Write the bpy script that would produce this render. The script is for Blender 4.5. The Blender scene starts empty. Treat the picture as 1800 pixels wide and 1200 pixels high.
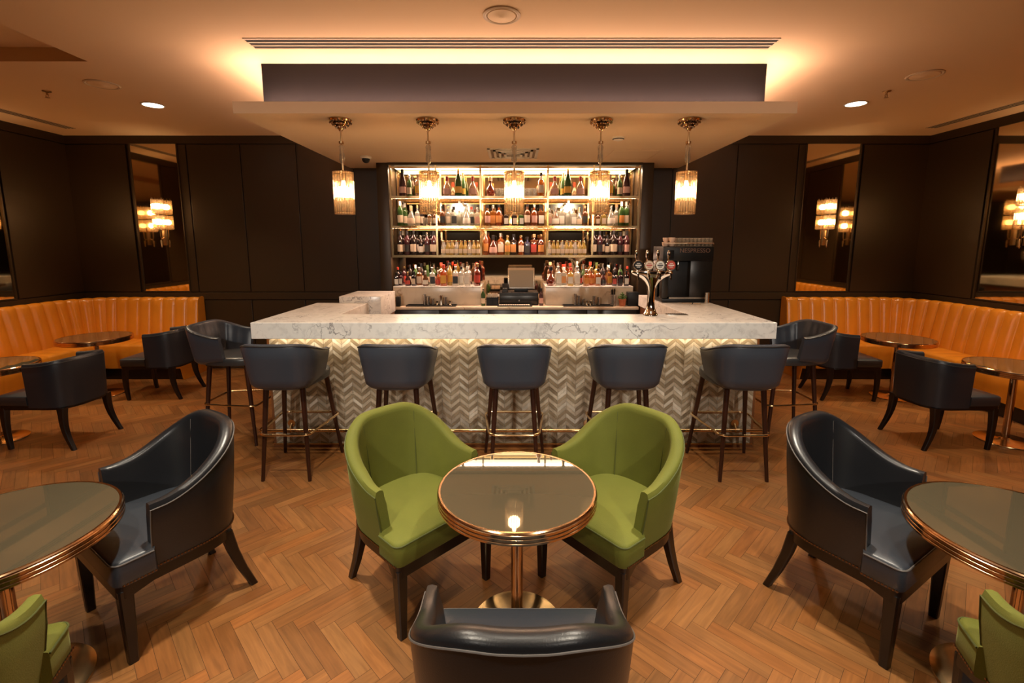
import bpy, bmesh, math, random
from mathutils import Vector, Matrix
PI = math.pi
rnd = random.Random(7)
S = bpy.context.scene
COL = S.collection

# ------------------------------------------------------------------ materials
def _mat(name):
    m = bpy.data.materials.new(name); m.use_nodes = True
    nt = m.node_tree; nt.nodes.clear()
    out = nt.nodes.new('ShaderNodeOutputMaterial')
    return m, nt, out

def setp(b, **kw):
    for k, v in kw.items():
        k = k.replace('_', ' ')
        for i in b.inputs:
            if i.name.lower() == k.lower():
                i.default_value = v
                break

def pbr(name, col, rough=.5, metal=0., bump=0., bscale=60., var=0., vscale=6., coat=0., sheen=0., spec=.5, alpha=1., trans=0.):
    m, nt, out = _mat(name)
    b = nt.nodes.new('ShaderNodeBsdfPrincipled')
    setp(b, Base_Color=(*col, 1), Roughness=rough, Metallic=metal, Coat_Weight=coat, Coat_Roughness=.12,
         Specular_IOR_Level=spec, Alpha=alpha, Transmission_Weight=trans)
    if sheen:
        setp(b, Sheen_Weight=sheen, Sheen_Roughness=.35, Sheen_Tint=(*[min(1, c * 2.2 + .15) for c in col], 1))
    tc = nt.nodes.new('ShaderNodeTexCoord')
    if var:
        n = nt.nodes.new('ShaderNodeTexNoise'); n.inputs['Scale'].default_value = vscale; n.inputs['Detail'].default_value = 5
        nt.links.new(tc.outputs['Object'], n.inputs['Vector'])
        mx = nt.nodes.new('ShaderNodeMix'); mx.data_type = 'RGBA'
        mx.inputs[6].default_value = (*[c * (1 - var) for c in col], 1)
        mx.inputs[7].default_value = (*[min(1, c * (1 + var)) for c in col], 1)
        nt.links.new(n.outputs['Fac'], mx.inputs[0]); nt.links.new(mx.outputs[2], b.inputs['Base Color'])
    if bump:
        n2 = nt.nodes.new('ShaderNodeTexNoise'); n2.inputs['Scale'].default_value = bscale; n2.inputs['Detail'].default_value = 4
        nt.links.new(tc.outputs['Object'], n2.inputs['Vector'])
        bp = nt.nodes.new('ShaderNodeBump'); bp.inputs['Strength'].default_value = bump; bp.inputs['Distance'].default_value = .01
        nt.links.new(n2.outputs['Fac'], bp.inputs['Height']); nt.links.new(bp.outputs['Normal'], b.inputs['Normal'])
    nt.links.new(b.outputs[0], out.inputs[0])
    return m

def emit(name, col, s):
    m, nt, out = _mat(name)
    e = nt.nodes.new('ShaderNodeEmission'); e.inputs[0].default_value = (*col, 1); e.inputs[1].default_value = s
    nt.links.new(e.outputs[0], out.inputs[0]); return m

def veined(name, base, vein, rough=.18, scale=2.2):
    m, nt, out = _mat(name)
    N = nt.nodes.new; L = nt.links.new
    b = N('ShaderNodeBsdfPrincipled'); setp(b, Roughness=rough)
    g = N('ShaderNodeNewGeometry')
    warp = N('ShaderNodeTexNoise'); warp.inputs['Scale'].default_value = scale; warp.inputs['Detail'].default_value = 6
    L(g.outputs['Position'], warp.inputs['Vector'])
    vm = N('ShaderNodeVectorMath'); vm.operation = 'SCALE'; vm.inputs['Scale'].default_value = .9
    L(warp.outputs['Color'], vm.inputs[0])
    va = N('ShaderNodeVectorMath'); va.operation = 'ADD'; L(g.outputs['Position'], va.inputs[0]); L(vm.outputs[0], va.inputs[1])
    vo = N('ShaderNodeTexVoronoi'); vo.feature = 'DISTANCE_TO_EDGE'; vo.inputs['Scale'].default_value = scale * .85
    L(va.outputs[0], vo.inputs['Vector'])
    r = N('ShaderNodeValToRGB'); r.color_ramp.elements[0].position = 0; r.color_ramp.elements[0].color = (1, 1, 1, 1)
    r.color_ramp.elements[1].position = .024; r.color_ramp.elements[1].color = (0, 0, 0, 1)
    L(vo.outputs['Distance'], r.inputs[0])
    n2 = N('ShaderNodeTexNoise'); n2.inputs['Scale'].default_value = scale * 1.3; n2.inputs['Detail'].default_value = 3
    L(g.outputs['Position'], n2.inputs['Vector'])
    r2 = N('ShaderNodeValToRGB'); r2.color_ramp.elements[0].position = .42; r2.color_ramp.elements[1].position = .62
    L(n2.outputs['Fac'], r2.inputs[0])
    mu = N('ShaderNodeMath'); mu.operation = 'MULTIPLY'; L(r.outputs[0], mu.inputs[0]); L(r2.outputs[0], mu.inputs[1])
    n3 = N('ShaderNodeTexNoise'); n3.inputs['Scale'].default_value = scale * 2.5; n3.inputs['Detail'].default_value = 8
    L(va.outputs[0], n3.inputs['Vector'])
    mx0 = N('ShaderNodeMix'); mx0.data_type = 'RGBA'
    mx0.inputs[6].default_value = (*base, 1); mx0.inputs[7].default_value = (*[a * .55 + c * .45 for a, c in zip(base, vein)], 1)
    r3 = N('ShaderNodeValToRGB'); r3.color_ramp.elements[0].position = .5; r3.color_ramp.elements[1].position = .8
    L(n3.outputs['Fac'], r3.inputs[0]); L(r3.outputs[0], mx0.inputs[0])
    mx = N('ShaderNodeMix'); mx.data_type = 'RGBA'; L(mu.outputs[0], mx.inputs[0]); L(mx0.outputs[2], mx.inputs[6])
    mx.inputs[7].default_value = (*vein, 1)
    L(mx.outputs[2], b.inputs['Base Color']); L(b.outputs[0], out.inputs[0])
    return m

def attr_mat(name, rough, grain=None, tint=(1, 1, 1), coat=0., bump=.0, amt=.45, gs=(3., 60., 1.)):
    """base colour from the per-face colour attribute 'tone', with a wood grain or stone streak along the UV's U"""
    m, nt, out = _mat(name); N = nt.nodes.new; L = nt.links.new
    b = N('ShaderNodeBsdfPrincipled'); setp(b, Roughness=rough, Coat_Weight=coat, Coat_Roughness=.2)
    a = N('ShaderNodeAttribute'); a.attribute_name = 'tone'
    uv = N('ShaderNodeUVMap'); uv.uv_map = 'uv'
    mp = N('ShaderNodeMapping'); mp.inputs['Scale'].default_value = gs
    L(uv.outputs[0], mp.inputs[0])
    n = N('ShaderNodeTexNoise'); n.inputs['Scale'].default_value = 1.; n.inputs['Detail'].default_value = 7; n.inputs['Distortion'].default_value = .6
    L(mp.outputs[0], n.inputs['Vector'])
    r = N('ShaderNodeValToRGB'); r.color_ramp.elements[0].position = .25; r.color_ramp.elements[1].position = .75
    r.color_ramp.elements[0].color = (1 - amt, 1 - amt, 1 - amt, 1); r.color_ramp.elements[1].color = (1 + 0 * amt, 1, 1, 1)
    L(n.outputs['Fac'], r.inputs[0])
    mx = N('ShaderNodeMix'); mx.data_type = 'RGBA'; mx.blend_type = 'MULTIPLY'; mx.inputs[0].default_value = 1
    L(a.outputs['Color'], mx.inputs[6]); L(r.outputs[0], mx.inputs[7])
    L(mx.outputs[2], b.inputs['Base Color'])
    n4 = N('ShaderNodeTexNoise'); n4.inputs['Scale'].default_value = 3.; n4.inputs['Detail'].default_value = 3
    g = N('ShaderNodeNewGeometry'); L(g.outputs['Position'], n4.inputs['Vector'])
    mr = N('ShaderNodeMapRange'); mr.inputs['To Min'].default_value = rough - .08; mr.inputs['To Max'].default_value = rough + .12
    L(n4.outputs['Fac'], mr.inputs['Value']); L(mr.outputs[0], b.inputs['Roughness'])
    if bump:
        bp = N('ShaderNodeBump'); bp.inputs['Strength'].default_value = bump; bp.inputs['Distance'].default_value = .003
        L(n.outputs['Fac'], bp.inputs['Height']); L(bp.outputs[0], b.inputs['Normal'])
    L(b.outputs[0], out.inputs[0]); return m

def glassy(name, col, trans=.55, gloss=.08, rough=.06, translucent=.3):
    """thin glass: see-through, with a glossy skin and a little scattering"""
    m, nt, out = _mat(name); N = nt.nodes.new; L = nt.links.new
    t = N('ShaderNodeBsdfTransparent'); t.inputs[0].default_value = (*[min(1, c ** .5) for c in col], 1)
    d = N('ShaderNodeBsdfTranslucent'); d.inputs[0].default_value = (*col, 1)
    df = N('ShaderNodeBsdfDiffuse'); df.inputs[0].default_value = (*col, 1)
    m0 = N('ShaderNodeMixShader'); m0.inputs[0].default_value = .5; L(d.outputs[0], m0.inputs[1]); L(df.outputs[0], m0.inputs[2])
    m1 = N('ShaderNodeMixShader'); m1.inputs[0].default_value = translucent; L(t.outputs[0], m1.inputs[1]); L(m0.outputs[0], m1.inputs[2])
    g = N('ShaderNodeBsdfGlossy'); g.inputs['Roughness'].default_value = rough
    f = N('ShaderNodeLayerWeight'); f.inputs[0].default_value = .35
    ad = N('ShaderNodeMath'); ad.operation = 'MULTIPLY_ADD'; ad.inputs[1].default_value = .7; ad.inputs[2].default_value = gloss; ad.use_clamp = True
    L(f.outputs['Facing'], ad.inputs[0])
    m2 = N('ShaderNodeMixShader'); L(ad.outputs[0], m2.inputs[0]); L(m1.outputs[0], m2.inputs[1]); L(g.outputs[0], m2.inputs[2])
    L(m2.outputs[0], out.inputs[0]); return m

M = {}
M['ceiling'] = pbr('ceiling_paint', (.82, .605, .39), .8)
M['soffit'] = pbr('soffit_paint', (.84, .645, .43), .7)
M['fascia'] = pbr('fascia_paint', (.016, .014, .016), .9, spec=.15)
M['panel'] = pbr('dark_panel_paint', (.038, .0225, .0105), .40, spec=.35, bump=.02, bscale=40)
M['groove'] = pbr('groove_shadow_paint', (.012, .008, .006), .6)
M['mirror'] = pbr('antique_mirror', (.80, .70, .52), .04, 1., var=.08, vscale=2)
M['barmirror'] = pbr('back_bar_mirror', (.74, .62, .45), .05, 1.)
M['floor'] = attr_mat('parquet_oak', .36, coat=.12, bump=.08, amt=.42, gs=(5, 55, 1))
M['sub'] = pbr('subfloor', (.035, .016, .006), .8)
M['tile'] = attr_mat('chevron_stone', .20, amt=.28, gs=(8, 30, 1), bump=.1)
M['grout'] = pbr('grout', (.62, .55, .44), .7)
M['marble'] = veined('white_marble', (.88, .865, .83), (.25, .24, .25), .22, 3.6)
M['marble_warm'] = veined('warm_marble', (.72, .60, .46), (.34, .22, .13), .25, 1.8)
M['leather_black'] = pbr('navy_black_leather', (.009, .0095, .0115), .34, bump=.06, bscale=220, spec=.6)
M['leather_blue'] = pbr('slate_blue_leather', (.044, .054, .074), .36, bump=.05, bscale=220, spec=.55)
M['leather_grey'] = pbr('charcoal_leather', (.036, .038, .041), .32, bump=.05, bscale=220, spec=.55)
M['leather_dark'] = pbr('dark_slate_leather', (.019, .022, .030), .36, bump=.05, bscale=220, spec=.55)
M['leather_seat_lit'] = pbr('lit_seat_leather', (.024, .029, .038), .40, bump=.06, bscale=220, spec=.6)  # dark leather with the light on upturned seats mixed into its colour
M['piping'] = pbr('pale_piping_thread', (.10, .09, .085), .4)
M['velvet'] = pbr('green_velvet', (.108, .116, .009), .8, bump=.12, bscale=300, var=.14, vscale=9, sheen=.35)
M['velvet_pipe'] = pbr('green_velvet_piping', (.06, .07, .012), .7)
M['tan'] = pbr('cognac_leather', (.60, .215, .018), .27, bump=.05, bscale=120, var=.16, vscale=5, spec=.6)
M['tanseam'] = pbr('cognac_seam', (.62, .30, .07), .5)
M['darkwood'] = pbr('dark_stained_wood', (.006, .0026, .0016), .32, bump=.03, bscale=60, spec=.6)
M['redwood'] = pbr('walnut_stained_wood', (.035, .011, .006), .30, bump=.03, bscale=60)
M['barwood'] = pbr('bar_edge_wood', (.16, .06, .02), .4)
M['brass'] = pbr('polished_brass', (.83, .58, .30), .20, 1.)
M['brass_old'] = pbr('aged_brass', (.62, .42, .22), .28, 1.)
M['copper'] = pbr('rose_brass', (.62, .41, .24), .15, 1.)
M['steel'] = pbr('brushed_steel', (.62, .58, .52), .25, 1.)
M['chrome'] = pbr('chrome', (.82, .78, .72), .07, 1.)
M['nail'] = pbr('nailhead_bronze', (.22, .13, .07), .3, 1.)
M['tabletop'] = pbr('smoked_glass_top', (.068, .056, .034), .025, spec=1.)
M['black'] = pbr('black_plastic', (.007, .007, .0075), .42, spec=.3)
M['blacktop'] = pbr('black_metal', (.02, .018, .016), .3, .3)
M['blackslot'] = pbr('slot_black', (.008, .006, .005), .8)
M['white'] = pbr('white_plastic', (.72, .66, .56), .45)
M['ductback'] = pbr('duct_back', (.22, .16, .10), .8)
M['grillepaint'] = pbr('grille_paint', (.60, .47, .33), .5)
M['screen'] = pbr('screen_beige', (.22, .16, .09), .3)
M['lens'] = emit('downlight_lens', (1., .90, .72), 14)
M['led'] = emit('led_strip', (1., .78, .45), 10)
M['bulb'] = emit('filament_bulb', (1., .66, .36), 105)
M['sbulb'] = emit('sconce_bulb', (1., .60, .28), 150)
M['shade'] = glassy('ribbed_glass', (1., .84, .62), gloss=.10, translucent=.05)
_nt = M['shade'].node_tree
_t = [n for n in _nt.nodes if n.type == 'BSDF_TRANSPARENT'][0]
_lw = _nt.nodes.new('ShaderNodeLayerWeight'); _lw.inputs[0].default_value = .5
_rp = _nt.nodes.new('ShaderNodeValToRGB'); _rp.color_ramp.elements[0].position = .25; _rp.color_ramp.elements[0].color = (1, .95, .86, 1)
_rp.color_ramp.elements[1].position = .85; _rp.color_ramp.elements[1].color = (.62, .38, .18, 1)
_nt.links.new(_lw.outputs['Facing'], _rp.inputs[0]); _nt.links.new(_rp.outputs[0], _t.inputs[0])
M['glass'] = glassy('clear_glass', (.92, .88, .80), gloss=.18, translucent=.22)
M['shelfglass'] = glassy('shelf_glass', (.95, .85, .6), gloss=.12, translucent=.22)
M['terracotta'] = pbr('terracotta', (.42, .12, .05), .8)
M['leaf'] = pbr('herb_green', (.06, .14, .02), .6)
M['soil'] = pbr('soil', (.03, .02, .01), .9)
M['porcelain'] = pbr('porcelain', (.75, .58, .48), .25)

# ------------------------------------------------------------------ mesh builder
class MB:
    def __init__(s): s.bm = bmesh.new()
    def box(s, c, d, bev=0., rot=None, seg=2):
        r = bmesh.ops.create_cube(s.bm, size=1.0)
        vs = r['verts']
        bmesh.ops.scale(s.bm, vec=Vector(d), verts=vs)
        if bev:
            es = {e for v in vs for e in v.link_edges}
            rr = bmesh.ops.bevel(s.bm, geom=list(es), offset=bev, segments=seg, profile=.5, affect='EDGES')
            vs = list({v for f in rr['faces'] for v in f.verts} | {v for v in vs if v.is_valid})
        if rot: bmesh.ops.rotate(s.bm, cent=(0, 0, 0), matrix=rot, verts=vs)
        bmesh.ops.translate(s.bm, vec=Vector(c), verts=vs)
        return s
    def span(s, a, b, bev=0.):
        return s.box([(a[i] + b[i]) / 2 for i in range(3)], [abs(b[i] - a[i]) for i in range(3)], bev)
    def quad(s, pts):
        return s.bm.faces.new([s.bm.verts.new(p) for p in pts])
    def rings(s, rings, closed=True, cap0=True, cap1=True):
        R = [[s.bm.verts.new(p) for p in r] for r in rings]
        n = len(R[0])
        for a, b in zip(R, R[1:]):
            for i in range(n if closed else n - 1):
                j = (i + 1) % n
                s.bm.faces.new((a[i], a[j], b[j], b[i]))
        if cap0 and closed: s.bm.faces.new(list(reversed(R[0])))
        if cap1 and closed: s.bm.faces.new(R[-1])
        return s
    def lathe(s, prof, seg=24, c=(0, 0, 0), cap=True, axis='Z', flute=0., nf=0):
        rs = []
        for r, z in prof:
            ring = []
            for i in range(seg):
                a = 2 * PI * i / seg
                rr = r * (1 + flute * math.cos(nf * a)) if flute else r
                p = (rr * math.cos(a), rr * math.sin(a), z)
                if axis == 'Y': p = (p[0], p[2], p[1])
                if axis == 'X': p = (p[2], p[0], p[1])
                ring.append((c[0] + p[0], c[1] + p[1], c[2] + p[2]))
            rs.append(ring)
        return s.rings(rs, True, cap, cap)
    def tube(s, path, r, seg=8, closed=False, r2=None, flat=None):
        path = [Vector(p) for p in path]; n = len(path); rs = []
        up = Vector((0, 0, 1))
        for i, p in enumerate(path):
            a = path[(i - 1) % n] if (closed or i > 0) else p
            b = path[(i + 1) % n] if (closed or i < n - 1) else p
            t = (b - a).normalized()
            u = up if abs(t.dot(up)) < .95 else Vector((1, 0, 0))
            x = t.cross(u).normalized(); y = x.cross(t).normalized()
            rr = r if r2 is None else r + (r2 - r) * i / (n - 1)
            rs.append([p + (x * math.cos(2 * PI * k / seg) + y * math.sin(2 * PI * k / seg)) * rr for k in range(seg)])
        if closed:
            rs.append(rs[0]); return s.rings(rs, True, False, False)
        return s.rings(rs, True, True, True)
    def build(s, name, mat, parent=None, smooth=True, angle=38, loc=None):
        bmesh.ops.remove_doubles(s.bm, verts=s.bm.verts, dist=1e-6)
        bmesh.ops.recalc_face_normals(s.bm, faces=s.bm.faces)
        me = bpy.data.meshes.new(name); s.bm.to_mesh(me); s.bm.free()
        me.materials.append(mat)
        if smooth:
            me.polygons.foreach_set('use_smooth', [True] * len(me.polygons))
            me.set_sharp_from_angle(angle=math.radians(angle))
        o = bpy.data.objects.new(name, me); COL.objects.link(o)
        if parent is not None: o.parent = parent
        if loc is not None: o.location = loc
        return o

def tag(o, label=None, cat=None, group=None, kind=None):
    if label: o['label'] = label
    if cat: o['category'] = cat
    if group: o['group'] = group
    if kind: o['kind'] = kind
    return o
def thing(name, label, cat, loc=(0, 0, 0), rz=0., group=None):
    o = bpy.data.objects.new(name, None); COL.objects.link(o)
    o.empty_display_size = .1; o.location = loc; o.rotation_euler = (0, 0, rz)
    return tag(o, label, cat, group)
def struct(o): return tag(o, kind='structure')
def kids(o): return [c for c in bpy.data.objects if c.parent == o]
def copy_tree(root, loc, rz, label=None, group=None):
    r = root.copy(); COL.objects.link(r); r.location = loc; r.rotation_euler = (0, 0, rz)
    if label: r['label'] = label
    if group: r['group'] = group
    for ch in KIDS[root.name]:
        c = ch.copy(); COL.objects.link(c); c.parent = r
        for g in KIDS.get(ch.name, []):
            d = g.copy(); COL.objects.link(d); d.parent = c
    return r
KIDS = {}
def remember(root):
    KIDS[root.name] = kids(root)
    for k in KIDS[root.name]: KIDS[k.name] = kids(k)
    return root

def light(kind, name, loc, energy, col, rot=(0, 0, 0), **kw):
    d = bpy.data.lights.new(name, kind); d.energy = energy; d.color = col
    for k, v in kw.items(): setattr(d, k, v)
    o = bpy.data.objects.new(name, d); COL.objects.link(o); o.location = loc; o.rotation_euler = rot
    return o

# ------------------------------------------------------------------ room shell
XL, XR, YB, YF, ZC, ZS = -5.82, 5.41, 6.30, -3.2, 3.085, 2.68

# herringbone floor
W_, L_ = .0677, .339
def floor():
    bm = bmesh.new()
    uvl = bm.loops.layers.uv.new('uv'); tn = bm.loops.layers.float_color.new('tone')
    q = math.sqrt(.5); g = .0007
    def plank(u0, v0, u1, v1, horiz):
        pts = [(u0 + g, v0 + g), (u1 - g, v0 + g), (u1 - g, v1 - g), (u0 + g, v1 - g)]
        P = [((u + v) * q, (v - u) * q + 1.8555) for u, v in pts]
        cx_, cy_ = sum(p[0] for p in P) / 4, sum(p[1] for p in P) / 4
        if not (XL - .3 < cx_ < XR + .3 and YF - .3 < cy_ < YB + .3): return
        P = [(min(max(x, XL), XR), min(max(y, YF), YB)) for x, y in P]
        try: f = bm.faces.new([bm.verts.new((x, y, 0)) for x, y in P])
        except ValueError: return
        k = rnd.random(); b = .78 + .44 * rnd.random()
        c = [.265 * b, (.096 + .020 * k) * b, (.024 + .011 * k) * b]
        ox, oy = rnd.uniform(0, 50), rnd.uniform(0, 50)
        for lp, (u, v) in zip(f.loops, pts):
            a, bb = (u, v) if horiz else (v, u)
            lp[uvl].uv = (a + ox, bb + oy); lp[tn] = (*c, 1)
    for m in range(-16, 16):
        for n in range(-120, 121):
            ou, ov = n * W_ + m * L_, n * W_ - m * L_
            X = (ou + ov) * q; Y = (ov - ou) * q + 1.8555
            if not (XL - 1 < X < XR + 1 and YF - 1 < Y < YB + 1): continue
            plank(ou, ov, ou + L_, ov + W_, True)
            plank(ou, ov + W_, ou + W_, ov + W_ + L_, False)
    me = bpy.data.meshes.new('floor'); bm.to_mesh(me); bm.free(); me.materials.append(M['floor'])
    o = bpy.data.objects.new('floor', me); COL.objects.link(o); struct(o)
    b = MB(); b.span((XL - .1, YF - .1, -.12), (XR + .1, YB + .1, -.0015)); struct(b.build('floor', M['sub']))
floor()

# ceiling, with the shallow coffer at the left
b = MB()
cx0, cx1, cy0, cy1 = -5.3, -3.26, 1.2, 3.81
b.span((XL - .1, YF - .1, ZC), (cx0, YB + .1, ZC + .1)); b.span((cx1, YF - .1, ZC), (XR + .1, YB + .1, ZC + .1))
b.span((cx0, cy1, ZC), (cx1, YB + .1, ZC + .1)); b.span((cx0, YF - .1, ZC), (cx1, cy0, ZC + .1))
b.span((cx0, cy0, ZC + .1), (cx1, cy1, ZC + .2))
struct(b.build('ceiling', M['ceiling']))
# dropped soffit over the bar
b = MB(); b.span((-2.12, 3.71, ZS), (2.15, YB, ZS + .085)); struct(b.build('ceiling', M['soffit']))
b = MB(); b.span((-1.955, 3.855, ZS + .085), (1.97, YB, ZC)); struct(b.build('trim_1', M['fascia']))

def panel_wall(name, to, length, gaps, mirrors, lo=1.03, mid=1.075, top=2.985):
    """to(s, d, z): s along wall, d out from the wall; gaps = joint positions"""
    b = MB()
    def bx(s0, s1, z0, z1, d0, d1, bev=0.):
        p, q_ = to(s0, d0, z0), to(s1, d1, z1)
        b.span(p, q_, bev)
    bx(0, length, 0, ZC, -.1, 0)
    bx(0, length, top, ZC, 0, .025)                       # top rail
    bx(0, length, lo - .07, mid - .02, 0, .03, .004)      # dado rail
    bx(0, length, 0, .14, 0, .03, .004)
    e = [0] + sorted(gaps) + [length]
    for a, c in zip(e, e[1:]):
        if c - a < .06: continue
        if any(m0 - .01 <= (a + c) / 2 <= m1 + .01 for m0, m1 in mirrors):
            bx(a + .006, c - .006, .15, lo - .08, 0, .02, .003)
            continue
        bx(a + .007, c - .007, mid - .01, top - .012, 0, .022, .003)
        bx(a + .007, c - .007, .15, lo - .08, 0, .02, .003)
    return b
gb = [1.456 - .66, 1.456 - .62 + .005, .850, 1.456]
gaps = [.80, .848, 1.456, 1.49 + .09, 2.28, 3.005, 3.74, 4.05, 7.4, 7.9, 8.736, 9.52, 9.63, 10.32, 10.36]
b = panel_wall('wall_back', lambda s, d, z: (XL + s, YB - d, z), XR - XL, gaps, [(.848, 1.456), (9.63, 10.32)])
struct(b.build('wall_back', M['panel'], angle=20))
gl = [.86, .90, 1.62, 1.66, 2.5, 3.4, 4.3, 5.2, 6.1, 7.0, 7.9, 8.8]
b = panel_wall('wall_left', lambda s, d, z: (XL + d, YB - s, z), YB - YF, gl, [(.90, 1.62)])
struct(b.build('wall_left', M['panel'], angle=20))
gr = [.84, .88, 1.60, 1.64, 2.5, 3.4, 4.3, 5.2, 6.1, 7.0, 7.9, 8.8]
b = panel_wall('wall_right', lambda s, d, z: (XR - d, YB - s, z), YB - YF, gr, [(.88, 1.60)])
struct(b.build('wall_right', M['panel'], angle=20))
b = MB(); b.span((XL - .1, YF - .1, 0), (XR + .1, YF, ZC)); struct(b.build('wall_front', M['panel']))

def mirror(label, a, c, z0=1.075, z1=2.985):
    t = thing('wall_mirror', label, 'mirror', (0, 0, 0), 0, None)
    (x0, y0), (x1, y1) = a, c
    t.location = ((x0 + x1) / 2, (y0 + y1) / 2, z0)
    o = t.location
    def L(p): return (p[0] - o[0], p[1] - o[1], p[2] - o[2])
    b = MB(); w = .014
    alongx = abs(x1 - x0) > abs(y1 - y0)
    b.span(L((x0, y0, z0)), L((x1, y1, z1))); b.build('mirror_glass', M['mirror'], t, smooth=False)
    b = MB()
    if alongx:
        ya, yb = y0 - .012, y1
        b.span(L((x0 - w, ya, z0 - w)), L((x0, yb, z1 + w))); b.span(L((x1, ya, z0 - w)), L((x1 + w, yb, z1 + w)))
        b.span(L((x0, ya, z1)), L((x1, yb, z1 + w))); b.span(L((x0, ya, z0 - w)), L((x1, yb, z0)))
    else:
        sg = 1 if x0 < 0 else -1
        xa, xb = (x0, x1 + .012) if sg > 0 else (x0 - .012, x1)
        b.span(L((xa, y0 - w, z0 - w)), L((xb, y0, z1 + w))); b.span(L((xa, y1, z0 - w)), L((xb, y1 + w, z1 + w)))
        b.span(L((xa, y0, z1)), L((xb, y1, z1 + w))); b.span(L((xa, y0, z0 - w)), L((xb, y1, z0)))
    b.build('frame', M['panel'], t, smooth=False)
mirror('tall narrow mirror on the back wall, left of the bar', (-4.97, YB - .02), (-4.365, YB - .002))
mirror('tall narrow mirror on the back wall, right of the bar', (3.81, YB - .02), (4.50, YB - .002))
mirror('tall mirror on the left side wall, cut by the photo edge', (XL + .002, 4.68), (XL + .02, 5.40))
mirror('tall mirror on the right side wall beside the tan banquette', (XR - .02, 4.70), (XR - .002, 5.42))

# ------------------------------------------------------------------ ceiling fittings
def on_ceiling(name, label, cat, x, y, z=ZC, group=None): return thing(name, label, cat, (x, y, z), 0, group)
def downlight(x, y, label):
    t = on_ceiling('downlight', label, 'ceiling light', x, y)
    MB().lathe([(.098, 0), (.105, -.004), (.098, -.010), (.088, -.008), (.088, 0)], 40).build('trim_ring', M['white'], t)
    MB().lathe([(.087, -.0005), (.087, -.005)], 40).build('lens', M['lens'], t)
downlight(-3.616, 4.93, 'round recessed downlight glowing on the ceiling left of the bar')
downlight(3.411, 4.89, 'round recessed downlight glowing on the ceiling right of the bar')
def speaker(x, y, label, r=.115):
    t = on_ceiling('ceiling_speaker', label, 'speaker')
def round_vent(x, y, label, r=.13, sp=False):
    t = on_ceiling('ceiling_speaker' if sp else 'ceiling_vent', label, 'ceiling speaker' if sp else 'air vent', x, y)
    MB().lathe([(r, 0), (r, -.006), (r - .012, -.010), (r - .022, -.006), (r - .022, 0)], 40).build('rim', M['grillepaint'], t)
    b = MB(); b.lathe([(r - .024, -.001), (r - .03, -.008), (.02, -.012), (.012, -.016), (.002, -.016)], 40)
    b.build('grille' if sp else 'disc', M['soffit'], t)
round_vent(-.07, 3.08, 'round flush ceiling speaker at the top centre of the photo', .115, True)
round_vent(-3.596, 4.325, 'round ceiling air valve left of the bar, beside the downlight')
round_vent(3.407, 4.10, 'round ceiling air valve right of the bar, beside the downlight')
def sprinkler(x, y, label):
    t = on_ceiling('sprinkler', label, 'sprinkler', x, y)
    MB().lathe([(.035, 0), (.030, -.008), (.012, -.012), (.012, 0)], 20).build('rose', M['brass_old'], t)
    b = MB(); b.lathe([(.008, -.008), (.008, -.03), (.004, -.034)], 10)
    for a in (0, PI):
        b.tube([(.008 * math.cos(a), 0, -.025), (.014 * math.cos(a), 0, -.04), (.002 * math.cos(a), 0, -.055)], .0025, 6)
    b.build('frame', M['brass_old'], t)
    MB().lathe([(.018, -.055), (.018, -.058)], 12).build('deflector', M['brass_old'], t)
sprinkler(-4.266, 4.51, 'small brass sprinkler head on the ceiling left of the bar')
sprinkler(3.418, 4.51, 'small brass sprinkler head on the ceiling right of the bar')

def slot_grille(label, x0, y0, x1, y1, n):
    t = on_ceiling('slot_diffuser', label, 'air vent', (x0 + x1) / 2, (y0 + y1) / 2)
    hx, hy = (x1 - x0) / 2, (y1 - y0) / 2
    lx = hx > hy
    MB().span((-hx, -hy, .001), (hx, hy, -.0015)).build('frame', M['blackslot'], t, smooth=False)
    w = 2 * (hy if lx else hx) / (2 * n + 1)
    for i in range(n + 1):
        b = MB(); p = -(hy if lx else hx) + i * 2 * w; w2 = w * .62; p += (w - w2) * i / n
        if lx: b.span((-hx, p, -.001), (hx, p + w2, -.0045))
        else: b.span((p, -hy, -.001), (p + w2, hy, -.0035))
        b.build('slat', M['grillepaint'], t, smooth=False)
slot_grille('long linear slot grille in the ceiling in front of the bar soffit', -1.84, 3.40, 1.82, 3.575, 3)
slot_grille('linear slot grille in the ceiling along the left side wall', -5.42, 3.0, -5.29, 5.9, 3)
slot_grille('linear slot grille in the ceiling along the right side wall', 4.97, 3.0, 5.10, 5.88, 3)

# soffit fittings
t = thing('ceiling_vent', 'square white air diffuser in the bar soffit above the shelves', 'air vent', (.0, 5.29, ZS))
b = MB(); h = .27
for i, (a, z) in enumerate([(.27, -.003), (.21, -.012), (.155, -.018), (.10, -.022)]):
    w = .028
    for s_ in (-1, 1):
        b.span((-a, s_ * a, 0 if i == 0 else -.004), (a, s_ * (a - w), z - .004)); b.span((s_ * a, -a, 0 if i == 0 else -.004), (s_ * (a - w), a, z - .004))
b.build('louvre', M['white'], t, smooth=False)
MB().span((-.24, -.24, -.0005), (.24, .24, -.002)).build('backing', M['ductback'], t, smooth=False)
t = thing('security_camera', 'small dark dome security camera on the bar soffit, left', 'security camera', (-1.66, 5.45, ZS))
MB().lathe([(.062, 0), (.062, -.018), (.05, -.028)], 28).build('base', M['white'], t)
MB().lathe([(.045, -.026), (.043, -.045), (.032, -.064), (.014, -.074), (.001, -.076)], 28).build('dome', M['black'], t)
t = thing('smoke_detector', 'round smoke detector on the bar soffit, right of centre', 'smoke detector', (.974, 4.50, ZS))
MB().lathe([(.055, 0), (.055, -.014), (.045, -.026), (.02, -.034), (.002, -.034)], 28).build('body', M['white'], t)
MB().lathe([(.052, -.016), (.054, -.02), (.047, -.0245)], 28, cap=False).build('slot_band', M['blackslot'], t)
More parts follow.
